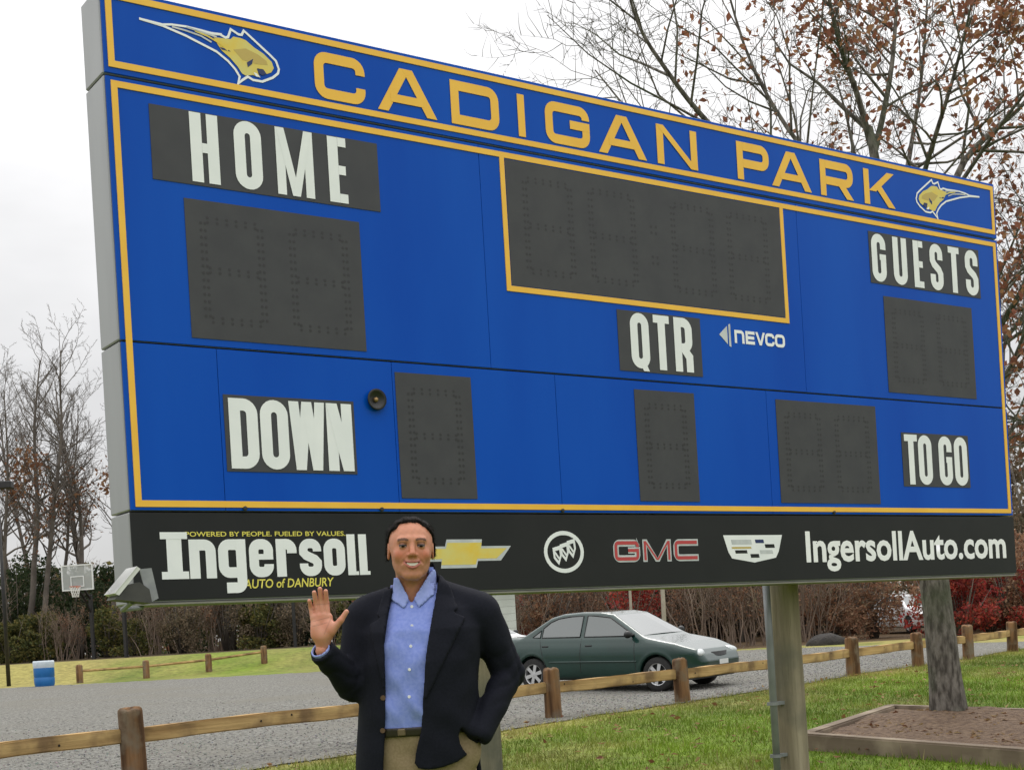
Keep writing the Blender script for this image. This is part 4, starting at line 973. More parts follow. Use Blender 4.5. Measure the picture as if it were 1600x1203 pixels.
    for i in range(8): mb.quad((P[i][0], P[i][1], .30), (P[i + 1][0], P[i + 1][1], .30), (P[i + 1][0], P[i + 1][1], .39), (P[i][0], P[i][1], .39))
    mb.build('air_intake', M_TRIM, root)
    bm = bmesh.new(); bmesh.ops.create_uvsphere(bm, u_segments=12, v_segments=8, radius=1)
    MB().addbm(bm, Matrix.Translation((2.075, 0, .605)) @ Matrix.Diagonal((.012, .05, .026, 1))).build('badge', M_RIM, root, smooth=True)
    MB().box(nose(0) + .018, nose(0) + .024, -.15, .15, .42, .50).build('number_plate', M_WPAINT, root)
    MB().box(-2.10, 1.95, -.70, .70, .19, .26).build('underbody', M_TRIM, root)
    return root
def place_car(o, x, y, hd):
    f = Vector((math.cos(hd), math.sin(hd), 0)); l_ = Vector((-f.y, f.x, 0))
    zf = ground(x + 1.31 * f.x, y + 1.31 * f.y); zr = ground(x - 1.31 * f.x, y - 1.31 * f.y)
    zl = ground(x + .73 * l_.x, y + .73 * l_.y); zq = ground(x - .73 * l_.x, y - .73 * l_.y)
    X = Vector((f.x * 2.62, f.y * 2.62, zf - zr)).normalized(); Y_ = Vector((l_.x * 1.46, l_.y * 1.46, zl - zq)).normalized(); Z_ = X.cross(Y_); Z_.normalize(); Y_ = Z_.cross(X)
    o.rotation_euler = Matrix((X, Y_, Z_)).transposed().to_euler(); o.location = (x, y, (zf + zr) / 2 + .016)
car = build_car('parked_car', M_PAINT, 'dark green four-door sedan parked on the gravel beyond the timber fence')
place_car(car, 1.89, 25.38, R(-37.4))
def repaint(o, a, b):
    for ch in o.children_recursive:
        if ch.type == 'MESH' and ch.data.materials and ch.data.materials[0] == a: ch.data = ch.data.copy(); ch.data.materials[0] = b
wc = copy_tree(car); repaint(wc, M_PAINT, M_WPAINT); place_car(wc, -1.05, 34.6, R(-32))
tag(wc, 'white sedan parked behind the tail of the dark green sedan', 'car')
wc2 = copy_tree(wc); place_car(wc2, 14.5, 51.0, R(-78))
tag(wc2, 'white car half hidden by brush at the edge of the woods', 'car')
# ------------------------------------------------------------------ the man in front of the board
MAN_O = at(640, 1013, 5.0); MAN_O[2] = 0.0
def mp(px_, py_, dy=0.0): return at(px_, py_, 5.0 + dy) - MAN_O
def fr(x, z, dy=-.15):
    """front-plane point measured at 5 m, moved to the depth dy"""
    s = (5 + dy) / 5; return (x + MAN_O[0]) * s - MAN_O[0], CAM_Z + (z - CAM_Z) * s
FR = lambda pts, dy=-.13: [fr(p[0], p[1], dy) for p in pts]
man = empty('person', (MAN_O[0], MAN_O[1], ground(MAN_O[0], MAN_O[1])), 0, 'smiling person in open navy blazer, blue shirt and khaki trousers waving with a raised palm', 'person')
M_SKIN = vcol_mat('skin', .48, .4, sss=.10, bump=.05, bscale=180)
M_HAIR = mat('dark hair', (.0055, .0042, .0036), (.013, .0095, .0075), .75, 0, spec=.15, scale=60, stretch=(1, .2, .2), bump=.8, bscale=110, bdist=.01)
M_BLAZER = mat('navy wool', (.0050, .0058, .0115), (.0075, .0085, .0155), .85, 0, scale=130, spec=.2, bump=.2, bscale=300, bdist=.003)
M_SHIRT = mat('blue cotton', (.185, .245, .60), (.235, .295, .66), .8, 0, scale=90, spec=.2, bump=.12, bscale=200, bdist=.004)
M_COLLAR = mat('collar cotton', (.26, .32, .66), (.30, .36, .70), .8, 0, scale=90, spec=.2)
M_KHAKI = mat('khaki twill', (.25, .185, .11), (.30, .225, .14), .85, 0, scale=120, spec=.2, bump=.15, bscale=250, bdist=.004)
M_LEATHER = mat('dark leather', (.018, .012, .009), None, .4)
M_BTNW = mat('pale button', (.78, .78, .80), None, .35); M_BTNB = mat('horn button', (.10, .055, .03), None, .35)
def noise3(x, y, z, s): return (np.sin(s * x + 1.3 * np.sin(s * .7 * z)) * np.sin(s * .8 * z + 1.1 * np.sin(s * .9 * y + 1)) + .5 * np.sin(1.9 * s * y + 1.7 * s * x * .6 + 2) * np.sin(2.1 * s * z))

# --- head (own frame, face towards -y)
hv = Vol((-.115, -.145, -.205), (.115, .135, .13), .0027)
ax_ = np.abs(hv.x)
def e2(c, r_): # mirrored ellipsoid
    px_, py_, pz_ = ax_ - c[0], hv.y - c[1], hv.z - c[2]
    k0 = np.sqrt((px_ / r_[0]) ** 2 + (py_ / r_[1]) ** 2 + (pz_ / r_[2]) ** 2); k1 = np.sqrt((px_ / r_[0] ** 2) ** 2 + (py_ / r_[1] ** 2) ** 2 + (pz_ / r_[2] ** 2) ** 2) + 1e-9
    return k0 * (k0 - 1) / k1
def c2(a, b, ra, rb):
    d = np.array(b, float) - np.array(a, float); L2 = d @ d
    px_, py_, pz_ = ax_ - a[0], hv.y - a[1], hv.z - a[2]; t = np.clip((px_ * d[0] + py_ * d[1] + pz_ * d[2]) / L2, 0, 1)
    return np.sqrt((px_ - t * d[0]) ** 2 + (py_ - t * d[1]) ** 2 + (pz_ - t * d[2]) ** 2) - (ra + (rb - ra) * t)
cran = hv.ell((0, .014, .030), (.0770, .094, .0745))
H = smin(cran, hv.ell((0, -.024, -.020), (.0690, .066, .080)), .03)
H = smin(H, hv.ell((0, -.026, -.074), (.047, .050, .036)), .03)         # jaw
H = smin(H, c2((.046, .004, -.050), (.017, -.068, -.095), .015, .012), .025)
H = smin(H, hv.ell((0, -.070, -.097), (.022, .020, .017)), .02)          # chin
H = smin(H, e2((.037, -.064, -.026), (.023, .019, .020)), .018)          # cheeks lifted by the smile
H = smin(H, c2((.010, -.083, .027), (.040, -.072, .026), .010, .009), .014)   # brow
H = smax(H, -e2((.0315, -.099, .006), (.0165, .017, .0085)), .012)       # eye sockets
H = smin(H, e2((.0315, -.0765, .0035), (.0135, .0125, .0118)), .004)     # eyelids over the eyeball
H = smin(H, hv.cap((0, -.086, .014), (0, -.104, -.020), .0075, .0105), .010)  # nose
H = smin(H, hv.ell((0, -.106, -.023), (.0100, .0095, .0082)), .006)
H = smin(H, e2((.0125, -.096, -.027), (.0078, .010, .0075)), .006)
H = smax(H, -e2((.0065, -.103, -.0325), (.0035, .004, .003)), .003)
H = smin(H, hv.ell((0, -.074, -.056), (.036, .021, .026)), .016)         # muzzle
def arc2(half, cz, lift, y0, yb, r0, r1):
    T_ = (0, .35, .68, 1.0); P = [(half * t, y0 + yb * t * t, cz + lift * t * t) for t in T_]; f = None
    for i in range(3):
        q = c2(P[i], P[i + 1], r0 + (r1 - r0) * T_[i], r0 + (r1 - r0) * T_[i + 1]); f = q if f is None else np.minimum(f, q)
    return f
H = smax(H, -arc2(.0315, -.0600, .0120, -.1005, .0140, .0084, .0036), .003)
H = smin(H, arc2(.0320, -.0512, .0055, -.0965, .0135, .0028, .0016), .003)   # upper lip
H = smin(H, arc2(.0315, -.0708, .0225, -.0955, .0130, .0042, .0018), .003)   # lower lip
ear = smax(e2((.0785, .020, -.010), (.0065, .018, .030)), -e2((.0855, .017, -.008), (.005, .010, .019)), .006)
H = smax(H, -c2((.0185, -.0975, -.030), (.0375, -.0810, -.056), .0026, .0020), .006)      # smile lines
H = smin(H, ear, .008)
H = smin(H, hv.cap((0, .028, -.08), (0, .050, -.23), .053, .060, 1.0), .03)
SK = np.array([.53, .225, .135])
def skin_col(V):
    c = np.tile(SK, (len(V), 1)); x, y, z = V.T
    def blob(cx, cy, cz, r_, col, a):
        w = a * np.exp(-(((np.abs(x) - cx) / r_[0]) ** 2 + ((y - cy) / r_[1]) ** 2 + ((z - cz) / r_[2]) ** 2))[:, None]; return c * (1 - w) + np.array(col) * w
    c = blob(.042, -.07, -.026, (.024, .05, .018), (.55, .150, .085), .65)
    c = blob(0, -.105, -.022, (.014, .02, .012), (.52, .15, .09), .55)
    c = blob(0, -.06, -.085, (.055, .06, .030), (.40, .19, .125), .40)       # shaved beard area
    c = blob(.046, -.03, -.065, (.022, .05, .03), (.40, .19, .125), .35)
    lip = ((np.abs(z + .0512 - 5.9 * x * x) < .0036) | (np.abs(z + .0712 - 25 * x * x) < .0058)) & (np.abs(x) < .031) & (y < -.078)
    c[lip] = (.42, .135, .105)
    ins = (np.abs(x) < .026) & (y > -.0925 + 6 * x * x) & (y < -.07) & (np.abs(z + .0595 - .3 * np.abs(x)) < .0075); c[ins] = (.10, .03, .025)
    bz = .0250 + .004 * np.sin((np.abs(x) - .012) / .038 * 3.14)
    brow = (np.abs(x) > .013) & (np.abs(x) < .050) & (np.abs(z - bz) < .0048) & (y < -.045); c[brow] = c[brow] * .25 + np.array([.015, .010, .008]) * .75
    lash = (np.abs(z - .0035 - .0036) < .0042) & (np.abs(np.abs(x) - .0315) < .0135) & (y < -.075); c[lash] = (.035, .02, .016)
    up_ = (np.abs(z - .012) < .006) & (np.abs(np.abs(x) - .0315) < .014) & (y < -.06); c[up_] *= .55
    mott = .5 * np.sin(310 * x + 70 * z) * np.sin(270 * z + 90 * y) + .5 * np.sin(140 * x - 190 * z + 2) * np.sin(160 * y + 110 * x)
    c = c * (1 + .07 * mott)[:, None]
    return c
HEAD_M = Matrix.Translation(tuple(mp(642.0, 858, -.01))) @ Matrix.Rotation(R(7), 4, 'Z') @ Matrix.Rotation(R(2.0), 4, 'Y') @ Matrix.Rotation(R(2), 4, 'X')
HEAD_M = HEAD_M @ Matrix.Scale(1.0, 4)
def xf(M_, V): A_ = np.array(M_); return V @ A_[:3, :3].T + A_[:3, 3]
Vh, Fh = snet(np.array(hv.full(H)), hv.o, hv.h); Ch = skin_col(Vh); Vh = xf(HEAD_M, Vh)

# hair: cap over the back and sides, receding in front
hl = hv.y + .036 - 1.0 * np.clip(.072 - hv.z, 0, .045) - .25 * np.clip(.027 - hv.z, 0, .2) + .9 * np.clip(hv.z - .085, 0, 1) + .0030 * np.sin(210 * hv.x) + .0025 * np.sin(160 * hv.z + 60 * hv.x)
hs = smax(np.minimum(cran, H) - .0050 - .0035 * sstep(.02, .07, hv.z) - .0012 * np.sin(170 * hv.x + 40 * hv.z) - .001 * np.sin(130 * hv.y), -hl, .010)
hs = smax(hs, -(hv.z + .050), .01); hs = np.maximum(hs, -(ear - .002))
Vq, Fq_ = snet(np.array(hv.full(hs)), hv.o, hv.h)
rh = np.random.default_rng(5); e1 = Vq[Fq_[:, 1]] - Vq[Fq_[:, 0]]; e2_ = Vq[Fq_[:, 3]] - Vq[Fq_[:, 0]]; nrm = np.cross(e1, e2_); nrm /= np.linalg.norm(nrm, axis=1)[:, None] + 1e-12
pc = Vq[Fq_].mean(1); good = np.where((np.sum(nrm * (pc - np.array([0, .01, .02])), 1) > 0))[0]; pick = rh.choice(good, 9000)
b0 = pc[pick] + rh.normal(0, .001, (9000, 3)); dr = nrm[pick] * .35 + np.stack([.10 * np.sign(b0[:, 0]), np.where(b0[:, 1] < -.015, -.10, .75), -.45 - 4 * np.clip(.06 - b0[:, 2], 0, .1)], -1) + rh.normal(0, .25, (9000, 3)); dr /= np.linalg.norm(dr, axis=1)[:, None]
sd_ = np.cross(dr, nrm[pick]); sd_ /= np.linalg.norm(sd_, axis=1)[:, None] + 1e-9; ln_ = rh.uniform(.008, .020, 9000)[:, None]
St = np.stack([b0 - sd_ * .0006 - nrm[pick] * .001, b0 + sd_ * .0006 - nrm[pick] * .001, b0 + dr * ln_, b0 + dr * ln_ + sd_ * .0002], 1).reshape(-1, 3)
hair_me = npmesh('hair', np.concatenate([Vq, St]), np.concatenate([Fq_, len(Vq) + np.arange(36000).reshape(-1, 4)]), True); co = np.empty(len(hair_me.vertices) * 3, np.float32); hair_me.vertices.foreach_get('co', co)
hair_me.vertices.foreach_set('co', xf(HEAD_M, co.reshape(-1, 3)).astype(np.float32).ravel()); hair_me.update()

# --- raised right hand, palm to the camera
HD = -.16
def hp(px_, py_, dy=0.0): return mp(px_, py_, HD + dy)
wri, kn = hp(503, 1010), None
tv = Vol((-.40, -.26, 1.22), (-.14, -.07, 1.56), .0027)
pb = [hp(496, 996), hp(510, 994)]
P_ = tv.cap(hp(491, 966), hp(494, 992), .0130, .018, .85)
for a, b in (((499, 964), (501, 994)), ((507, 963), (508, 994)), ((514, 965), (513, 992))): P_ = smin(P_, tv.cap(hp(*a), hp(*b), .0130, .0185, .85), .010)
P_ = smin(P_, tv.ell(hp(516, 983, -.012), (.019, .013, .026)), .014)       # ball of the thumb
P_ = smin(P_, tv.ell(hp(493, 985, -.010), (.014, .012, .026)), .012)
P_ = smin(P_, tv.cap(hp(503, 996), mp(507, 1022, -.135), .0255, .026, .8), .022)
for tip, mid, base, r0 in (((483.5, 940), (486, 951), (489.0, 968), .0080), ((491, 927), (494, 944), (497.0, 968), .0090), ((500, 921.5), (502, 941), (504.8, 968), .0094), ((509, 925), (510.5, 943), (512.5, 968), .0090)):
    t_, m_, b_ = hp(*tip, -.012), hp(*mid, .004), hp(*base)
    fg = smin(tv.cap(t_, m_, r0 * .86, r0), tv.cap(m_, b_, r0, r0 * 1.12), .004); P_ = smin(P_, fg, .0028)
th = smin(tv.cap(hp(541.5, 957, -.02), hp(533, 970, -.018), .0085, .0100), tv.cap(hp(533, 970, -.018), hp(519, 986, -.008), .0105, .0150), .006)
P_ = smin(P_, th, .010)
def hand_col(V):
    c = np.tile(np.array([.60, .275, .185]), (len(V), 1)); k_ = .5 + .5 * np.sin(95 * V[:, 0] + 60 * V[:, 2]); c[:, 1:] *= (1 - .09 * k_)[:, None]
    for (ax0, az0), (ax1, az1) in (((491, 972), (514, 966)), ((490, 980), (512, 974)), ((518, 968), (508, 992)), ((494, 946), (516, 944)), ((487, 954), (495, 952))):
        a_, b_ = hp(ax0, az0)[[0, 2]], hp(ax1, az1)[[0, 2]]; q = V[:, [0, 2]] - a_; d = b_ - a_; t = np.clip((q @ d) / (d @ d), 0, 1); dist = np.linalg.norm(q - t[:, None] * d, axis=1)
        c *= (1 - .30 * np.exp(-(dist / .0016) ** 2))[:, None]
    return c
Vp, Fp = snet(np.array(tv.full(P_)), tv.o, tv.h); Cp = hand_col(Vp)

# --- torso and limbs
SHL, ELL_, WRL = np.array([-.165, .045, 1.405]), np.array(mp(551, 1069, -.01)), np.array(mp(503, 1018, -.15))
SHR, ELR, WRR = np.array([.262, .045, 1.400]), np.array(mp(795, 1052, .09)), np.array(mp(752, 1146, -.055))
def prof(z, tab):
    t = np.array(tab, float); return [np.interp(z, t[:, 0], t[:, i]).astype(np.float32) for i in range(1, t.shape[1])]
TORSO = [(.60, .17, .125, .0, .03), (.80, .185, .135, .0, .035), (.93, .190, .140, .003, .03), (1.02, .183, .138, .01, .015), (1.12, .182, .140, .02, .012), (1.25, .186, .138, .035, .018), (1.36, .186, .125, .05, .03), (1.43, .165, .098, .052, .04), (1.48, .11, .075, .05, .045), (1.53, .05, .05, .045, .05)]
def elliptic(v, tab, grow=0.0, p=2.4):
    rx, ry, cx, cy = prof(v.z, tab); rx, ry = rx + grow, ry + grow
    return ((np.abs((v.x - cx) / rx) ** p + np.abs((v.y - cy) / ry) ** p) ** (1 / p) - 1) * np.minimum(rx, ry)
LEGS = (((-.088, .03, .93), (-.105, .005, .50), (-.115, .045, .09)), ((.105, .03, .93), (.140, .0, .50), (.160, .05, .09)))
# body under the clothes, joined with head and hand into one skin
bv = Vol((-.34, -.22, .04), (.46, .24, 1.60), .012)
B_ = np.maximum(elliptic(bv, TORSO, -.030), .86 - bv.z)
for l3 in LEGS: B_ = smin(B_, smin(bv.cap(l3[0], l3[1], .078, .052), bv.cap(l3[1], l3[2], .050, .036), .03), .03)
for a, b, c_ in ((SHL, ELL_, WRL), (SHR, ELR, WRR)): B_ = smin(B_, smin(bv.cap(a, b, .046, .036), bv.cap(b, c_, .035, .024), .02), .03)
B_ = smin(B_, bv.cap((.03, .045, 1.40), (.03, .035, 1.56), .05, .045), .04)
B_ = smin(B_, bv.ell(WRR + np.array([-.050, .030, -.055]), (.026, .016, .045)), .02)
for l3 in LEGS: B_ = smin(B_, bv.cap(l3[2], (l3[2][0], l3[2][1] - .12, .05), .035, .03), .02)
Vb, Fb = snet(np.array(bv.full(B_)), bv.o, bv.h)
body_me = npmesh('body', np.concatenate([Vh, Vp, Vb]), np.concatenate([Fh, Fp + len(Vh), Fb + len(Vh) + len(Vp)]), True, np.concatenate([Ch, Cp, np.tile(SK, (len(Vb), 1))]))
link('body', body_me, man, M_SKIN)
link('hair', hair_me, man, M_HAIR)
# eyes and teeth
def orient(me):
    n_ = len(me.vertices); c_ = np.empty(n_ * 3, np.float32); me.vertices.foreach_get('co', c_); me.vertices.foreach_set('co', xf(HEAD_M, c_.reshape(-1, 3)).astype(np.float32).ravel()); me.update(); return me
for s_ in (-1, 1):
    mb = MB()
    P = [(s_ * (.0315 + .0125 * math.cos(a)), -.0902 + .003 * abs(math.cos(a)), .0030 + (.0036 if math.sin(a) > 0 else .0028) * math.sin(a)) for a in np.linspace(0, 2 * math.pi, 16, endpoint=False)]
    mb.quad(*P); link('eye', orient(mb.mesh('eye')), man, mat('eye white', (.24, .19, .16), None, .7, spec=.1))
    mb = MB(); P = [(s_ * .0315 + .0060 * math.cos(a), -.0910, .0032 + .0032 * math.sin(a)) for a in np.linspace(0, 2 * math.pi, 12, endpoint=False)]
    mb.quad(*P); link('iris', orient(mb.mesh('iris')), man, mat('iris', (.010, .006, .004), None, .9, spec=.05))
mb = MB(); n_ = 11
for i in range(n_ - 1):
    q = []
    for j in (i, i + 1):
        t = -1 + 2 * j / (n_ - 1); x = .0280 * t; y = -.0952 + .0108 * t * t; q.append((x, y, -.0530 + .0048 * t * t, -.0640 + .0110 * abs(t) ** 2.2))
    mb.quad((q[0][0], q[0][1], q[0][3]), (q[1][0], q[1][1], q[1][3]), (q[1][0], q[1][1], q[1][2]), (q[0][0], q[0][1], q[0][2]))
link('teeth', orient(mb.mesh('teeth', True)), man, mat('teeth', (.72, .66, .60), None, .25))

# --- shirt
sv = Vol((-.24, -.20, .93), (.30, .22, 1.58), .0065)
Sh = elliptic(sv, TORSO, .004) + .0042 * noise3(sv.x, sv.y, sv.z, 27) * sstep(1.44, 1.30, sv.z) * sstep(1.0, 1.07, sv.z) - .0085 * np.abs(np.sin(21 * (sv.z + .75 * sv.x) + 2 * np.sin(9 * sv.x))) ** 3 * sstep(1.30, 1.10, sv.z) * sstep(1.015, 1.09, sv.z) - .007 * np.abs(np.sin(16 * (sv.z - 1.3 * sv.x) + 1)) ** 4 * sstep(1.15, 1.25, sv.z) * sstep(1.42, 1.34, sv.z)
Sh = smin(Sh, np.maximum(np.abs(sv.x - .006 + .06 * (1.4 - sv.z) * .8) - .014, elliptic(sv, TORSO, .007)), .003)      # placket
Sh = np.maximum(Sh, 1.000 - sv.z)
neck_c = np.array(mp(642, 925, .03)); 
nk = sv.cap(neck_c + np.array([.004, .02, -.10]), neck_c + np.array([.0, -.005, .10]), .072, .066)
Sh = smax(Sh, -np.maximum(nk, 1.44 - sv.z), .006)
vneck = sv.poly(FR([(-.030, 1.56), (.010, 1.462), (.018, 1.462), (.062, 1.57)], -.08), sv.x, sv.z)
Sh = smax(Sh, -np.maximum(vneck, sv.y - .02), .004)
shirt = link('shirt', sv.mesh(Sh, 'shirt'), man, M_SHIRT)
def surf_y(v, Fv, x, z):
    Fv = v.full(Fv); i = int(round((x - v.o[0]) / v.h)); k_ = int(round((z - v.o[2]) / v.h)); l_ = Fv[i, :, k_]; j = int(np.argmax(l_ < 0))
    f0, f1 = l_[j - 1], l_[j]; return v.o[1] + v.h * (j - 1 + f0 / (f0 - f1))
def disc(name, x, y, z, r_, m, parent, th_=.003): return MB().lathe([(0, th_), (r_ * .9, th_), (r_, 0)], 12, Matrix.Translation((x, y, z)) @ Matrix.Rotation(R(90), 4, 'X')).build(name, m, parent, smooth=False)
for (bx_, bz_) in FR([(.012, 1.448), (.011, 1.378), (.004, 1.306), (-.004, 1.224), (-.010, 1.128)], -.12):
    disc('shirt_button', bx_, surf_y(sv, Sh, bx_, bz_) + .001, bz_, .0058, M_BTNW, shirt)
# collar: stand and two leaves
ck = smin(sv.cap(neck_c + np.array([.004, .02, -.10]), neck_c + np.array([.0, -.003, .10]), .081, .073), elliptic(sv, TORSO, .0085), .03)
shell = np.maximum(ck - .005, -(ck + .0055))
lf = sv.poly(FR([(-.046, 1.556), (-.030, 1.556), (.008, 1.476), (-.012, 1.440), (-.062, 1.478)], -.08), sv.x, sv.z)
rf = sv.poly(FR([(.110, 1.578), (.092, 1.578), (.022, 1.476), (.040, 1.440), (.098, 1.488)], -.08), sv.x, sv.z)
leaf = np.maximum(shell, np.minimum(np.maximum(lf, sv.y - .03), np.maximum(rf, sv.y - .03)))
stand = np.maximum(np.maximum(shell, np.maximum(1.50 - sv.z + .0, sv.z - 1.530 + .35 * np.clip(.06 - sv.y, 0, .2))), .058 - sv.y)
link('collar', sv.mesh(np.minimum(leaf, stand), 'collar'), shirt, M_COLLAR)
# cuff of the raised arm
d_ = np.array(mp(503, 1003, -.155)) - ELL_; d_ /= np.linalg.norm(d_); c0 = np.array(mp(502, 1017, -.15))
cv = Vol(c0 - .08, c0 + .08, .004)
cc = cv.cap(c0 - d_ * .05, c0 + d_ * .03, .036); al = (cv.x - c0[0]) * d_[0] + (cv.y - c0[1]) * d_[1] + (cv.z - c0[2]) * d_[2]
link('shirt_cuff', cv.mesh(np.maximum(np.maximum(cc, -(cc + .006)), np.maximum(al - .009, -.045 - al)), 'shirt_cuff'), shirt, M_COLLAR)

# --- trousers, belt, shoes
pv = Vol((-.26, -.21, .05), (.31, .24, 1.06), .0085)
Tr = np.maximum(elliptic(pv, TORSO, .0), .80 - pv.z)
for l3 in LEGS: Tr = smin(Tr, smin(pv.cap(l3[0], l3[1], .100, .082), pv.cap(l3[1], l3[2], .081, .066), .03), .035)
Tr = smin(Tr, pv.ell(WRR + np.array([-.045, .020, -.060]), (.042, .030, .062)), .03)      # the hand inside the pocket
Tr = Tr + .0025 * noise3(pv.x, pv.y, pv.z, 30)
Tr = np.maximum(np.maximum(Tr, pv.z - 1.012), .065 - pv.z)
trousers = link('trousers', pv.mesh(Tr, 'trousers'), man, M_KHAKI)
gv = Vol((-.24, -.19, .96), (.26, .21, 1.05), .005)
bl = elliptic(gv, TORSO, .010); belt = link('belt', gv.mesh(np.maximum(np.maximum(bl, -(bl + .010)), np.abs(gv.z - 1.010) - .016), 'belt'), man, M_LEATHER)
bx_, bz_ = fr(-.045, 1.010, -.12); MB().box(bx_ - .014, bx_ + .014, -.136, -.128, 1.010 - .012, 1.010 + .012, .003).build('buckle', mat('dull brass', (.16, .12, .07), None, .4, .6), belt)
for l3 in LEGS:
    fx, fy = l3[2][0], l3[2][1]; shv = Vol((fx - .07, fy - .25, -.01), (fx + .07, fy + .09, .13), .006)
    s0 = smin(shv.ell((fx, fy - .11, .040), (.048, .115, .042)), shv.ell((fx, fy, .055), (.042, .06, .055)), .04); s0 = np.maximum(s0, .003 - shv.z)
    link('shoe', shv.mesh(s0, 'shoe'), man, M_LEATHER)

# --- blazer
jv = Vol((-.40, -.24, .76), (.47, .25, 1.60), .0062)
JT = [(.70, .224, .168, .004, .035), (.90, .222, .165, .006, .03), (1.00, .216, .160, .012, .02), (1.12, .209, .158, .022, .015), (1.25, .209, .155, .036, .018), (1.36, .212, .142, .05, .03), (1.43, .188, .112, .054, .04), (1.48, .13, .085, .05, .045), (1.54, .075, .07, .045, .045), (1.62, .05, .05, .045, .05)]
J = elliptic(jv, JT, 0, 2.5)
J = smin(J, jv.cap((-.120, .045, 1.425), (.222, .045, 1.420), .066), .03)
J = smin(J, jv.cap((.045, .055, 1.510), (-.150, .045, 1.432), .045, .062), .03)
J = smin(J, jv.cap((.045, .055, 1.515), (.255, .045, 1.424), .045, .064), .03)
armL = smin(jv.cap(SHL, ELL_, .070, .058), jv.cap(ELL_, WRL, .056, .044), .014)
armR = smin(jv.cap(SHR, ELR, .071, .056), jv.cap(ELR, WRR, .055, .043), .014)
def folds(v, a, b, amp, fq, band): # creases across a sleeve near its end b
    d = (b - a) / np.linalg.norm(b - a); t = (v.x - a[0]) * d[0] + (v.y - a[1]) * d[1] + (v.z - a[2]) * d[2]
    return amp * (1 - 2.2 * np.abs(np.sin(.5 * fq * (t + .45 * (v.x - a[0]) - .35 * (v.z - a[2]) + .02 * np.sin(30 * v.x + 25 * v.y)))) ** .7) * np.exp(-((t - np.linalg.norm(b - a)) / band) ** 2)
armL = armL + folds(jv, SHL, ELL_, .0024, 95, .08) + folds(jv, WRL, ELL_, .0020, 105, .06)
armR = armR + folds(jv, SHR, ELR, .0026, 88, .09) + folds(jv, WRR, ELR, .0024, 97, .07)
J = smin(J, armL, .022); J = smin(J, armR, .018)
J = J + .0022 * noise3(jv.x, jv.y, jv.z, 26) - .002 * np.sin(38 * (jv.x * .8 + jv.z) + 6 * jv.x) * np.exp(-((jv.x - .17) / .09) ** 2 - ((jv.z - 1.04) / .13) ** 2)
Jout = J
# swept-back skirt on the pocket side
OPEN = FR([(-.056, 1.60), (-.053, 1.53), (-.075, 1.42), (-.090, 1.324), (-.095, 1.14), (-.106, 1.0), (-.120, .875), (-.128, .60), (.42, .60), (.36, .88), (.262, .925), (.224, .945), (.185, .908), (.145, .884), (.090, .868), (.040, .864), (.006, .870), (-.007, .890), (.0, .93), (.024, 1.005), (.035, 1.10), (.055, 1.268), (.085, 1.42), (.116, 1.56), (.12, 1.60)])
op = np.maximum(jv.poly(OPEN, jv.x, jv.z), jv.y - .045)
Jk = np.maximum(Jout, -(Jout + .0145))
Jk = smax(Jk, -op, .006)
Jk = np.maximum(Jk, .835 - jv.z)
nkj = jv.cap(neck_c + np.array([.004, .02, -.06]), neck_c + np.array([.0, -.005, .12]), .084, .080)
Jk = smax(Jk, -np.maximum(nkj, 1.475 - jv.z), .005)
for c_, d_0, L_ in ((WRL, WRL - ELL_, .006), (WRR, WRR - ELR, .034)):
    d_0 = d_0 / np.linalg.norm(d_0); al = (jv.x - c_[0]) * d_0[0] + (jv.y - c_[1]) * d_0[1] + (jv.z - c_[2]) * d_0[2]; rad = np.sqrt((jv.x - c_[0]) ** 2 + (jv.y - c_[1]) ** 2 + (jv.z - c_[2]) ** 2)
    Jk = np.maximum(Jk, -np.maximum(L_ - al, rad - .09))
blazer = link('blazer', jv.mesh(Jk, 'blazer'), man, M_BLAZER)
lapL = jv.poly(FR([(-.054, 1.525), (-.092, 1.512), (-.118, 1.425), (-.104, 1.412), (-.146, 1.392), (-.100, 1.150), (-.097, 1.150), (-.092, 1.324), (-.077, 1.42)]), jv.x, jv.z)
lapR = jv.poly(FR([(.115, 1.565), (.150, 1.520), (.178, 1.432), (.162, 1.418), (.204, 1.398), (.052, 1.120), (.038, 1.115), (.057, 1.268), (.087, 1.42)]), jv.x, jv.z)
lap = np.maximum(np.maximum(Jout - .0105, -(Jout + .002)), np.maximum(np.minimum(lapL, lapR), jv.y - .05))
link('lapel', jv.mesh(lap, 'lapel'), blazer, M_BLAZER)
for (bx_, bz_) in FR([(-.106, 1.128), (-.114, 1.012)], -.14): disc('blazer_button', bx_, surf_y(jv, Jk, bx_, bz_) + .001, bz_, .0095, M_BTNB, blazer)
pk = FR([(.105, 1.385), (.185, 1.400), (.186, 1.378), (.106, 1.363)]); pkd = np.maximum(np.maximum(Jout - .005, -(Jout + .002)), np.maximum(jv.poly(pk, jv.x, jv.z), jv.y - .02))
link('breast_pocket', jv.mesh(pkd, 'breast_pocket'), blazer, M_BLAZER)
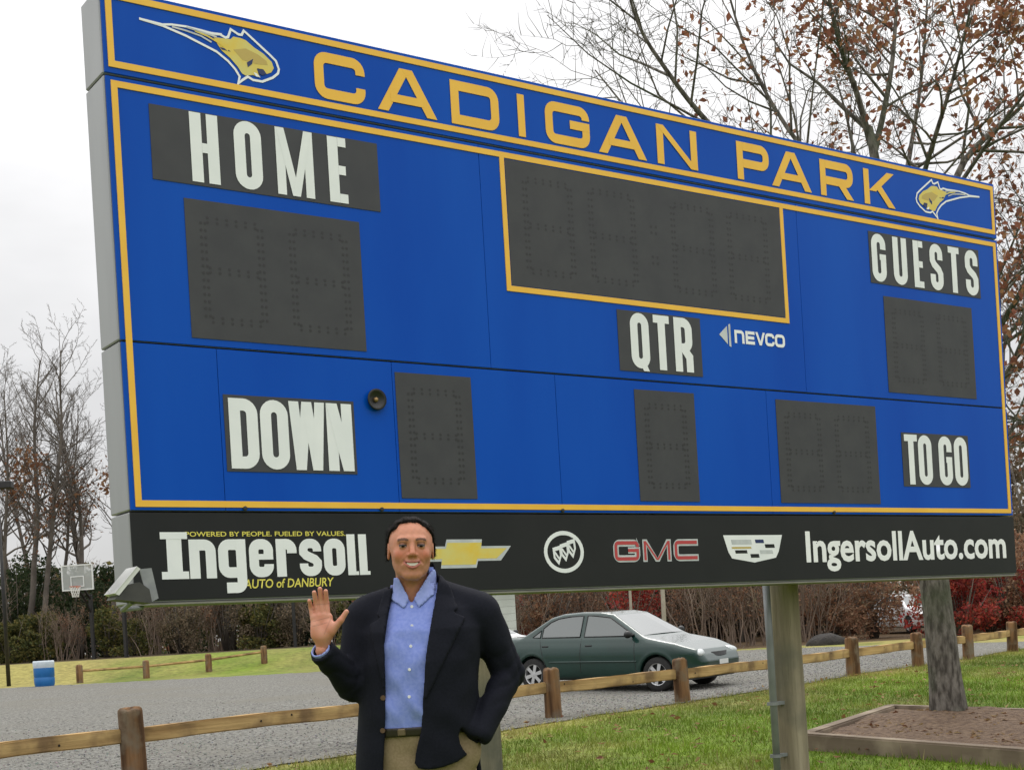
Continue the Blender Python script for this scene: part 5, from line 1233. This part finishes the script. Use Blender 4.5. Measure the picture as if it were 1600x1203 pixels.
# ------------------------------------------------------------------ basketball hoops
M_BLK = mat('black painted steel', (.012, .012, .013), (.022, .021, .02), .5, 0, scale=6)
M_ACR = mat('clear backboard', (.55, .58, .58), None, .15, 0, alpha=.42)
M_RIMO = mat('orange rim', (.45, .09, .03), None, .4)
M_NET = mat('white net', (.80, .80, .78), None, .8)
def hoop(px_, y_, face, label, brace=False):
    P = at(px_, 1030, y_); x = P[0]; root = empty('basketball_hoop', (x, y_, ground(x, y_)), R(face), label, 'basketball hoop')
    MB().box(-.07, .07, -.07, .07, -.2, 2.75, .01).build('pole', M_BLK, root)
    MB().tube([(0, 0, 2.55), (0, -.55, 2.95), (0, -1.05, 3.15)], .05, 6).tube([(0, 0, 1.95), (0, -.5, 2.5), (0, -1.05, 2.95)], .04, 6).build('support_arm', M_BLK, root)
    bb = MB().box(-.68, .68, -1.11, -1.09, 2.92, 3.95).build('backboard', M_ACR, root)
    f = MB()
    for a in ((-.70, .70, 2.90, 2.95), (-.70, .70, 3.93, 3.98)): f.box(a[0], a[1], -1.125, -1.075, a[2], a[3])
    for a in ((-.70, -.65), (.65, .70)): f.box(a[0], a[1], -1.125, -1.075, 2.95, 3.93)
    f.build('backboard_frame', M_WPAINT, bb)
    t = MB()
    for a in ((-.30, .30, 3.05, 3.09), (-.30, .30, 3.46, 3.50)): t.box(a[0], a[1], -1.131, -1.127, a[2], a[3])
    for a in ((-.30, -.26), (.26, .30)): t.box(a[0], a[1], -1.131, -1.127, 3.09, 3.46)
    t.build('target_square', M_WPAINT, bb)
    rc = (0, -1.36, 3.05)
    rim = MB().tube([(rc[0] + .228 * math.cos(a), rc[1] + .228 * math.sin(a), rc[2]) for a in np.linspace(0, 2 * math.pi, 20, endpoint=False)], .014, 6, closed=True).box(-.06, .06, -1.15, -1.12, 2.98, 3.08).build('rim', M_RIMO, root)
    nt = MB()
    for i in range(12):
        for s_ in (-1, 1):
            pts = []
            for k_ in range(5):
                a = 2 * math.pi * (i / 12) + s_ * k_ * .26; r_ = .225 - .10 * (k_ / 4) ** .8; pts.append((rc[0] + r_ * math.cos(a), rc[1] + r_ * math.sin(a), rc[2] - .11 * k_))
            nt.tube(pts, .008, 3)
    tag(nt.build('net', M_NET, rim), None, None, None, 'stuff')
    if brace: MB().tube([(.35, .05, 2.45), (-.15, -.5, 3.0), (-.6, -1.0, 3.75)], .09, 8).build('pole_padding', M_WPAINT, root, smooth=True)
    return root
hoop(147, 60.0, -9, 'basketball hoop with clear backboard and drooping white net facing the gravel lot')
hoop(198, 58.5, 62, 'basketball hoop behind the end of the scoreboard, only its black pole in the open')
hoop(463, 60.0, -85, 'basketball hoop whose net hangs just below the black advertising strip')

# ------------------------------------------------------------------ blue drum, lamp post, far fence, shed, mound
dx, dy_ = at(70, 1071, 47.6)[0], 47.6
drum = empty('trash_drum', (dx, dy_, ground(dx, dy_)), 0, 'blue plastic trash drum with a pale liner on the edge of the gravel', 'trash drum')
MB().lathe([(.0, -.02), (.30, -.02), (.31, .02), (.335, .10), (.34, .28), (.328, .30), (.328, .33), (.34, .35), (.34, .60), (.33, .64), (.32, .68), (.31, .67)], 24).build('barrel', mat('blue plastic', (.008, .12, .36), (.01, .14, .40), .4, 0, scale=4), drum, smooth=True)
MB().lathe([(.325, .60), (.350, .70), (.352, .82), (.335, .87), (.30, .85), (.29, .60)], 24).build('liner', mat('pale plastic liner', (.62, .68, .72), (.5, .58, .64), .5, 0, scale=9, bump=.5), drum, smooth=True)
lp = at(12, 1040, 50.0); lamp = empty('lamp_post', (lp[0], 50.0, ground(lp[0], 50.0)), 0, 'dark lamp post with a flat box head in front of the bare trees', 'lamp post')
MB().tube([(0, 0, -.2), (0, 0, 7.05)], [.075, .05], 10).build('pole', M_BLK, lamp, smooth=True)
MB().box(-.35, .55, -.18, .18, 7.0, 7.26, .03).build('lamp_head', M_BLK, lamp)
far = [(-15.15, 49.2), (-13.0, 49.9), (-10.95, 50.7), (-9.1, 51.6)]
ff = empty('post_fence', (far[0][0], far[0][1], ground(*far[0])), 0, 'short timber posts with a thin low rail along the far edge of the gravel lot', 'fence')
o_ = Vector(ff.location)
for i, (x, y) in enumerate(far):
    MB().lathe([(.12, -.2), (.12, .58), (.09, .64), (0, .65)], 12, Matrix.Translation((x - o_.x, y - o_.y, ground(x, y) - o_.z))).build('post', M_POST, ff, smooth=True)
    if i < 3:
        x2, y2 = far[i + 1]
        MB().tube([(x - o_.x, y - o_.y, ground(x, y) + .42 - o_.z), (x2 - o_.x, y2 - o_.y, ground(x2, y2) + .42 - o_.z)], .05, 6).build('rail', M_RAIL, ff)
M_SHED = mat('pale siding', (.50, .54, .47), (.56, .60, .53), .7, 0, scale=2)
sx_ = at(806, 960, 43.0)[0]; shed = empty('utility_shed', (sx_ - 1.6, 44.2, ground(sx_ - 1.6, 44.2)), 0, 'pale grey-green utility shed behind the parked cars', 'shed')
for i in range(11): MB().box(-1.6, 1.6, -1.2 - .004 * (i % 2), 1.2, i * .22 - .05, i * .22 + .215 - .05).build('siding_board', M_SHED, shed)
MB().quad((-1.8, -1.45, 2.35), (1.8, -1.45, 2.35), (1.8, 0, 3.1), (-1.8, 0, 3.1)).quad((-1.8, 1.45, 2.35), (1.8, 1.45, 2.35), (1.8, 0, 3.1), (-1.8, 0, 3.1)).quad((-1.6, -1.2, 2.37), (-1.6, 1.2, 2.37), (-1.6, 0, 3.05)).quad((1.6, -1.2, 2.37), (1.6, 1.2, 2.37), (1.6, 0, 3.05)).build('roof', mat('shingles', (.08, .075, .07), (.13, .12, .11), .9, scale=9), shed)
MB().box(-.9, .0, -1.23, -1.21, 0, 2.0).build('door', mat('shed door', (.42, .45, .40), None, .6), shed)
bm = bmesh.new(); bmesh.ops.create_icosphere(bm, subdivisions=3, radius=1)
for v in bm.verts: v.co *= 1 + .12 * float(wob(v.co.x * 2, v.co.y * 2 + v.co.z))
md = at(1290, 1004, 42.5); tag(MB().addbm(bm, Matrix.Translation((md[0], 42.5, ground(md[0], 42.5))) @ Matrix.Diagonal((.62, .6, .34, 1))).build('mulch_pile', mat('dark pile', (.018, .016, .015), (.04, .035, .03), .95, scale=6, bump=1, bscale=12, bdist=.05), None, smooth=True), 'low dark mound between the gravel lot and the woods', 'mound')

# ------------------------------------------------------------------ woods
def woods_tree(seed, H_, leafy, pal_, nl, r0=.16, lean=0.05):
    t = Tree(seed, .009); r_ = t.r; n_ = 9
    d = np.array([r_.normal(0, lean), r_.normal(0, lean), 1.0]); pts = [np.zeros(3) - np.array([0, 0, .3])]
    for i in range(n_): d = d + np.array([r_.normal(0, .06), r_.normal(0, .06), .05]); d /= np.linalg.norm(d); pts.append(pts[-1] + d * H_ / n_)
    t.path(pts, np.linspace(r0, r0 * .16, n_ + 1), 4, (26, 26, 10, 6, 3), lev=1, tmin=.40, ratio=(.18, .34), up=.10, wig=.20, spread=(25, 60))
    return t, leafy, pal_, nl
BROWN = np.array([(.20, .095, .05), (.15, .075, .045), (.26, .14, .07)])
protos = []
for sd, H_, nl, r0 in ((21, 14.2, 0, .15), (22, 14.8, 160, .17), (23, 12.8, 520, .13), (24, 13.8, 0, .13), (25, 11.8, 240, .11)):
    t, _, p_, _n2 = woods_tree(sd, H_, nl > 0, BROWN, nl, r0)
    protos.append(t.build('bare_tree', (0, -300, 0), M_TWIG, M_LEAF, nl, .21, BROWN, where=(lambda T_: (T_[:, 2] > 3.5) & (T_[:, 2] < 9.5))))
def nearby(px_):
    """what the place right in front of it is, for the label"""
    for lim, txt in ((20, 'beyond the dark lamp post'), (110, 'beyond the blue trash drum'), (215, 'behind the basketball hoops'), (330, 'behind the far post fence'), (480, 'behind the open lawn bank'), (700, 'behind the waving person'), (830, 'behind the utility shed'), (960, 'behind the green sedan\'s rear doors'), (1100, 'behind the green sedan\'s windshield'), (1200, 'behind the green sedan\'s nose'), (1330, 'behind the dark mound'), (1450, 'beside the brush-hidden white car'), (1540, 'behind the big tree\'s trunk')):
        if px_ < lim: return txt
    return 'behind the timber fence\'s far end'
LBL = {0: 'tall bare grey tree', 1: 'tall tree with few brown leaves', 2: 'tree with many brown leaves', 3: 'slim tree with scattered brown leaves', 4: 'slender bare tree'}
KIND = [0, 1, 2, 4, 3]
used = set()
def put_tree(k, px_, y, s, rz):
    o = protos[k] if k not in used else copy_tree(protos[k]); used.add(k); x = at(px_, 1015, y)[0]
    o.location = (x, y, ground(x, y)); o.scale = (s, s, s); o.rotation_euler = (0, 0, rz)
    row = 'in the first row' if y < 67 and px_ < 560 or y < 54.5 else 'deep in the woods'
    tag(o, '%s %s %s' % (LBL[KIND[k]], row, nearby(px_)), 'tree', 'bare trees of the woods'); return o
spots = [(2, 14, 64, .98), (1, 40, 66, 1.0), (0, 62, 65, 1.03), (4, 88, 72, 1.0), (3, 104, 68, .92), (1, 122, 66, .90), (3, 138, 74, .95), (2, 172, 64.5, 1.02), (0, -20, 70, 1.0), (4, -60, 65, 1.1), (3, 205, 70, .88), (0, 250, 74, .85), (1, 300, 68, .85), (3, 365, 72, .9), (4, 430, 68, .85), (0, 500, 72, .85), (3, 25, 78, 1.1), (0, 75, 80, 1.1), (3, -90, 74, 1.2), (1, 150, 82, 1.05), (0, 8, 72, 1.05), (3, 55, 70, 1.0)]
for i, (k, px_, y, s) in enumerate(spots): put_tree(k, px_, y, s, i * 1.9)
for i, (k, px_, y, s) in enumerate([(4, 870, 50, .6), (3, 930, 56, .6), (0, 985, 49, .55), (4, 1090, 54, .55), (3, 1160, 52, .6), (4, 1300, 58, .5), (0, 1365, 54, .5), (4, 1500, 56, .5), (3, 1560, 60, .55), (0, 1640, 56, .6), (4, 720, 62, .7), (3, 600, 64, .75)]): put_tree(k, px_, y, s, i * 2.3 + 1)
# two pale straight trunks just behind the lot
M_PALE = mat('pale bark', (.40, .36, .28), (.30, .27, .21), .9, 0, scale=4)
for px_, y, r_, lb in ((1036, 43.6, .075, 'straight pale trunk standing between the windshield of the green sedan and the woods'), (985, 44.2, .05, 'thin pale trunk standing behind the roof of the green sedan')):
    t = Tree(int(px_)); t.path([(0, 0, -.3), (.03, 0, 2), (.0, .02, 4.5), (.08, 0, 7)], [r_, r_ * .9, r_ * .7, r_ * .3], 3, (7, 7, 5, 4), lev=1, tmin=.55)
    x = at(px_, 960, y)[0]; tag(t.build('young_tree', (x, y, ground(x, y)), M_PALE), lb, 'tree')

# shrubs and thicket
def shrub(name, seed, rx, rz, n_, size, pal_, stems=10):
    r_ = np.random.default_rng(seed); root = empty(name, (0, -320, 0))
    mb = MB(); tips = []
    for i in range(stems):
        a, q = r_.uniform(0, 6.28), r_.uniform(.2, .95); h_ = rz * r_.uniform(1.1, 1.95); e = Vector((rx * q * math.cos(a), rx * q * math.sin(a), h_))
        mb.tube([(e.x * .1, e.y * .1, -.2), (e.x * .5, e.y * .5, h_ * .5), tuple(e)], [.035, .025, .008], 4); tips.append(e)
    mb.build('stems', M_TWIG, root, smooth=True)
    nc = 26; a = r_.uniform(0, 6.28, nc); q = np.sqrt(r_.uniform(0, 1, nc)) * .85; zc = r_.uniform(.12, 1.0, nc)
    C_ = np.stack([rx * q * np.cos(a) * (1.05 - .5 * zc ** 2), rx * q * np.sin(a) * (1.05 - .5 * zc ** 2), zc * rz * 1.75], -1)
    k_ = r_.integers(0, nc, n_); d = r_.normal(size=(n_, 3)); d /= np.linalg.norm(d, axis=1)[:, None]
    P = C_[k_] + d * (r_.uniform(.3, 1, n_) ** .5)[:, None] * np.array([rx * .32, rx * .32, rz * .30]); P[:, 2] = np.abs(P[:, 2])
    tone = r_.uniform(.7, 1.25, nc)[k_]
    V, Fq, c = leaf_quads(P, size, r_, pal_[r_.integers(0, len(pal_), n_)] * tone[:, None])
    tag(link('foliage', npmesh('foliage', V, Fq, False, c), root, M_LEAF), None, None, None, 'stuff')
    return root
OLIVE = np.array([(.085, .095, .028), (.14, .135, .04), (.06, .075, .025), (.20, .17, .05)])
DARKG = np.array([(.026, .045, .018), (.04, .06, .022), (.055, .07, .03)])
RUST = np.array([(.25, .125, .075), (.31, .17, .10), (.20, .12, .075), (.36, .24, .15)])
REDB = np.array([(.30, .035, .03), (.22, .03, .028), (.36, .07, .045), (.16, .05, .035)])
DULL = np.array([(.17, .13, .085), (.23, .175, .115), (.13, .11, .065)])
SP = {'olive': [shrub('shrub', 31, 1.7, 1.35, 2600, .19, OLIVE), shrub('shrub', 32, 1.5, 1.7, 2400, .19, OLIVE)], 'dark': [shrub('evergreen_shrub', 33, 1.6, 1.9, 3000, .17, DARKG), shrub('evergreen_shrub', 34, 1.9, 2.4, 3300, .18, DARKG)],
      'rust': [shrub('shrub', 35, 1.6, 1.7, 2600, .15, RUST, 22), shrub('shrub', 36, 1.5, 2.0, 2600, .15, RUST, 24)], 'red': [shrub('red_shrub', 37, 1.6, 1.5, 2800, .15, REDB, 14), shrub('red_shrub', 38, 1.7, 1.8, 2600, .15, REDB, 16)],
      'dull': [shrub('shrub', 39, 1.6, 2.0, 2600, .17, DULL, 30), shrub('shrub', 40, 1.8, 2.6, 3000, .18, DULL, 34)]}
def thicket(seed, H_, n_stem, nl, pal_):
    t = Tree(seed, .008); r_ = t.r
    for i in range(n_stem):
        a, q = r_.uniform(0, 6.28), r_.uniform(0, 1.0); d = np.array([.28 * q * math.cos(a), .28 * q * math.sin(a), 1.0])
        t.branch((.9 * q * math.cos(a), .9 * q * math.sin(a), -.2), d, H_ * r_.uniform(.6, 1.1), .030, 1, 3, up=.10, wig=.12, kids=(7, 8, 5, 3), spread=(20, 50), ratio=(.25, .5), fine_from=2)
    return t.build('bare_bush', (0, -330, 0), M_BUSH, M_LEAF, nl, .11, pal_)
M_BUSH = mat('bush twigs', (.17, .125, .095), (.27, .205, .155), .95, 0, scale=1.2)
SP['twig'] = [thicket(51, 3.6, 12, 900, RUST), thicket(52, 4.4, 14, 700, DULL)]
SL = {'twig': ('leafless brown twiggy bush', 'bare bushes in the woods'), 'olive': ('olive and yellow leafed shrub', 'olive shrubs along the woods'), 'dark': ('dark evergreen shrub', 'evergreen shrubs in the woods'), 'rust': ('rusty brown shrub', 'brown shrubs behind the lot'), 'red': ('bright red leafed shrub', 'red shrubs behind the lot'), 'dull': ('dull brown thicket bush', 'thicket bushes in the woods')}
su = set()
def put_shrub(k, px_, y, s, sz=1.0, row='in the front row'):
    v = random.randrange(2); p = SP[k][v]
    o = p if (k, v) not in su else copy_tree(p); su.add((k, v)); x = at(px_, 1010, y)[0]
    o.location = (x, y, ground(x, y)); o.scale = (s, s, s * sz); o.rotation_euler = (0, 0, random.uniform(0, 6.28)); tag(o, '%s %s %s' % (SL[k][0], row, nearby(px_)), 'shrub', SL[k][1])
U_ = random.uniform
for px_ in range(-60, 620, 38): put_shrub(random.choice(['olive', 'twig', 'dull', 'olive']), px_ + U_(-12, 12), U_(61.5, 64), U_(.55, .85))
for px_ in range(-70, 640, 34): put_shrub(random.choice(['dark', 'twig', 'olive', 'dark']), px_ + U_(-12, 12), U_(65, 69), U_(.8, 1.15), 1, 'in the second row')
for px_ in range(-80, 300, 34): put_shrub(random.choice(['twig', 'twig', 'dark']), px_ + U_(-12, 12), U_(70, 75), U_(1.0, 1.3), 1.0, 'deep in the woods')
for px_ in [q for q in range(640, 1700, 42) if not 1368 < q < 1450]: put_shrub(random.choice(['twig', 'twig', 'twig', 'rust', 'twig', 'red'] if px_ < 1470 else ['red', 'twig', 'rust']), px_ + U_(-14, 14), U_(45.5, 49) + max(0, (1100 - px_)) * .006, U_(.75, 1.0))
for px_ in [q for q in range(640, 1720, 40) if not 1370 < q < 1450]: put_shrub(random.choice(['rust', 'twig', 'dull', 'twig']), px_ + U_(-14, 14), U_(51, 56), U_(1.0, 1.3), 1, 'in the second row')
for px_ in [q for q in range(640, 1720, 44) if not 1372 < q < 1448]: put_shrub(random.choice(['dull', 'rust', 'twig']), px_ + U_(-14, 14), U_(58, 64), U_(1.3, 1.7), 1, 'deep in the woods')
for px_ in range(1480, 1760, 36): put_shrub(random.choice(['red', 'red', 'rust', 'twig']), px_ + U_(-10, 10), U_(42, 44.5), U_(.62, .85), 1, 'growing out in front')
for k in SP:
    for v in (0, 1):
        if (k, v) not in su: put_shrub(k, 560 + 20 * v, 68, 1.0, 1, 'in the second row')
# the deep of the wood: one mass of twigs and leaves
n_ = 42000; wx = rng.uniform(-62, 62, n_); wy = rng.uniform(78, 98, n_); tall = np.interp(wx, [-62, -14, -8, 20, 62], [5.5, 4.6, 4.4, 4.2, 5.0]); wz = gz(wx, wy) + np.abs(rng.uniform(0, 1, n_)) ** 1.3 * tall * (1 + .25 * wob(wx * .2, wy * .2))
PW = np.concatenate([DULL, RUST * .9, DULL * 1.2, DARKG * 1.6, OLIVE * .9]); c = PW[rng.integers(0, len(PW), n_)]
V, Fq, c = leaf_quads(np.stack([wx, wy, wz], -1), .42, rng, c)
tag(link('woodland', npmesh('woodland', V, Fq, False, c), None, M_LEAF), 'deep tangle of the wood behind the first trees', 'woods', None, 'stuff')
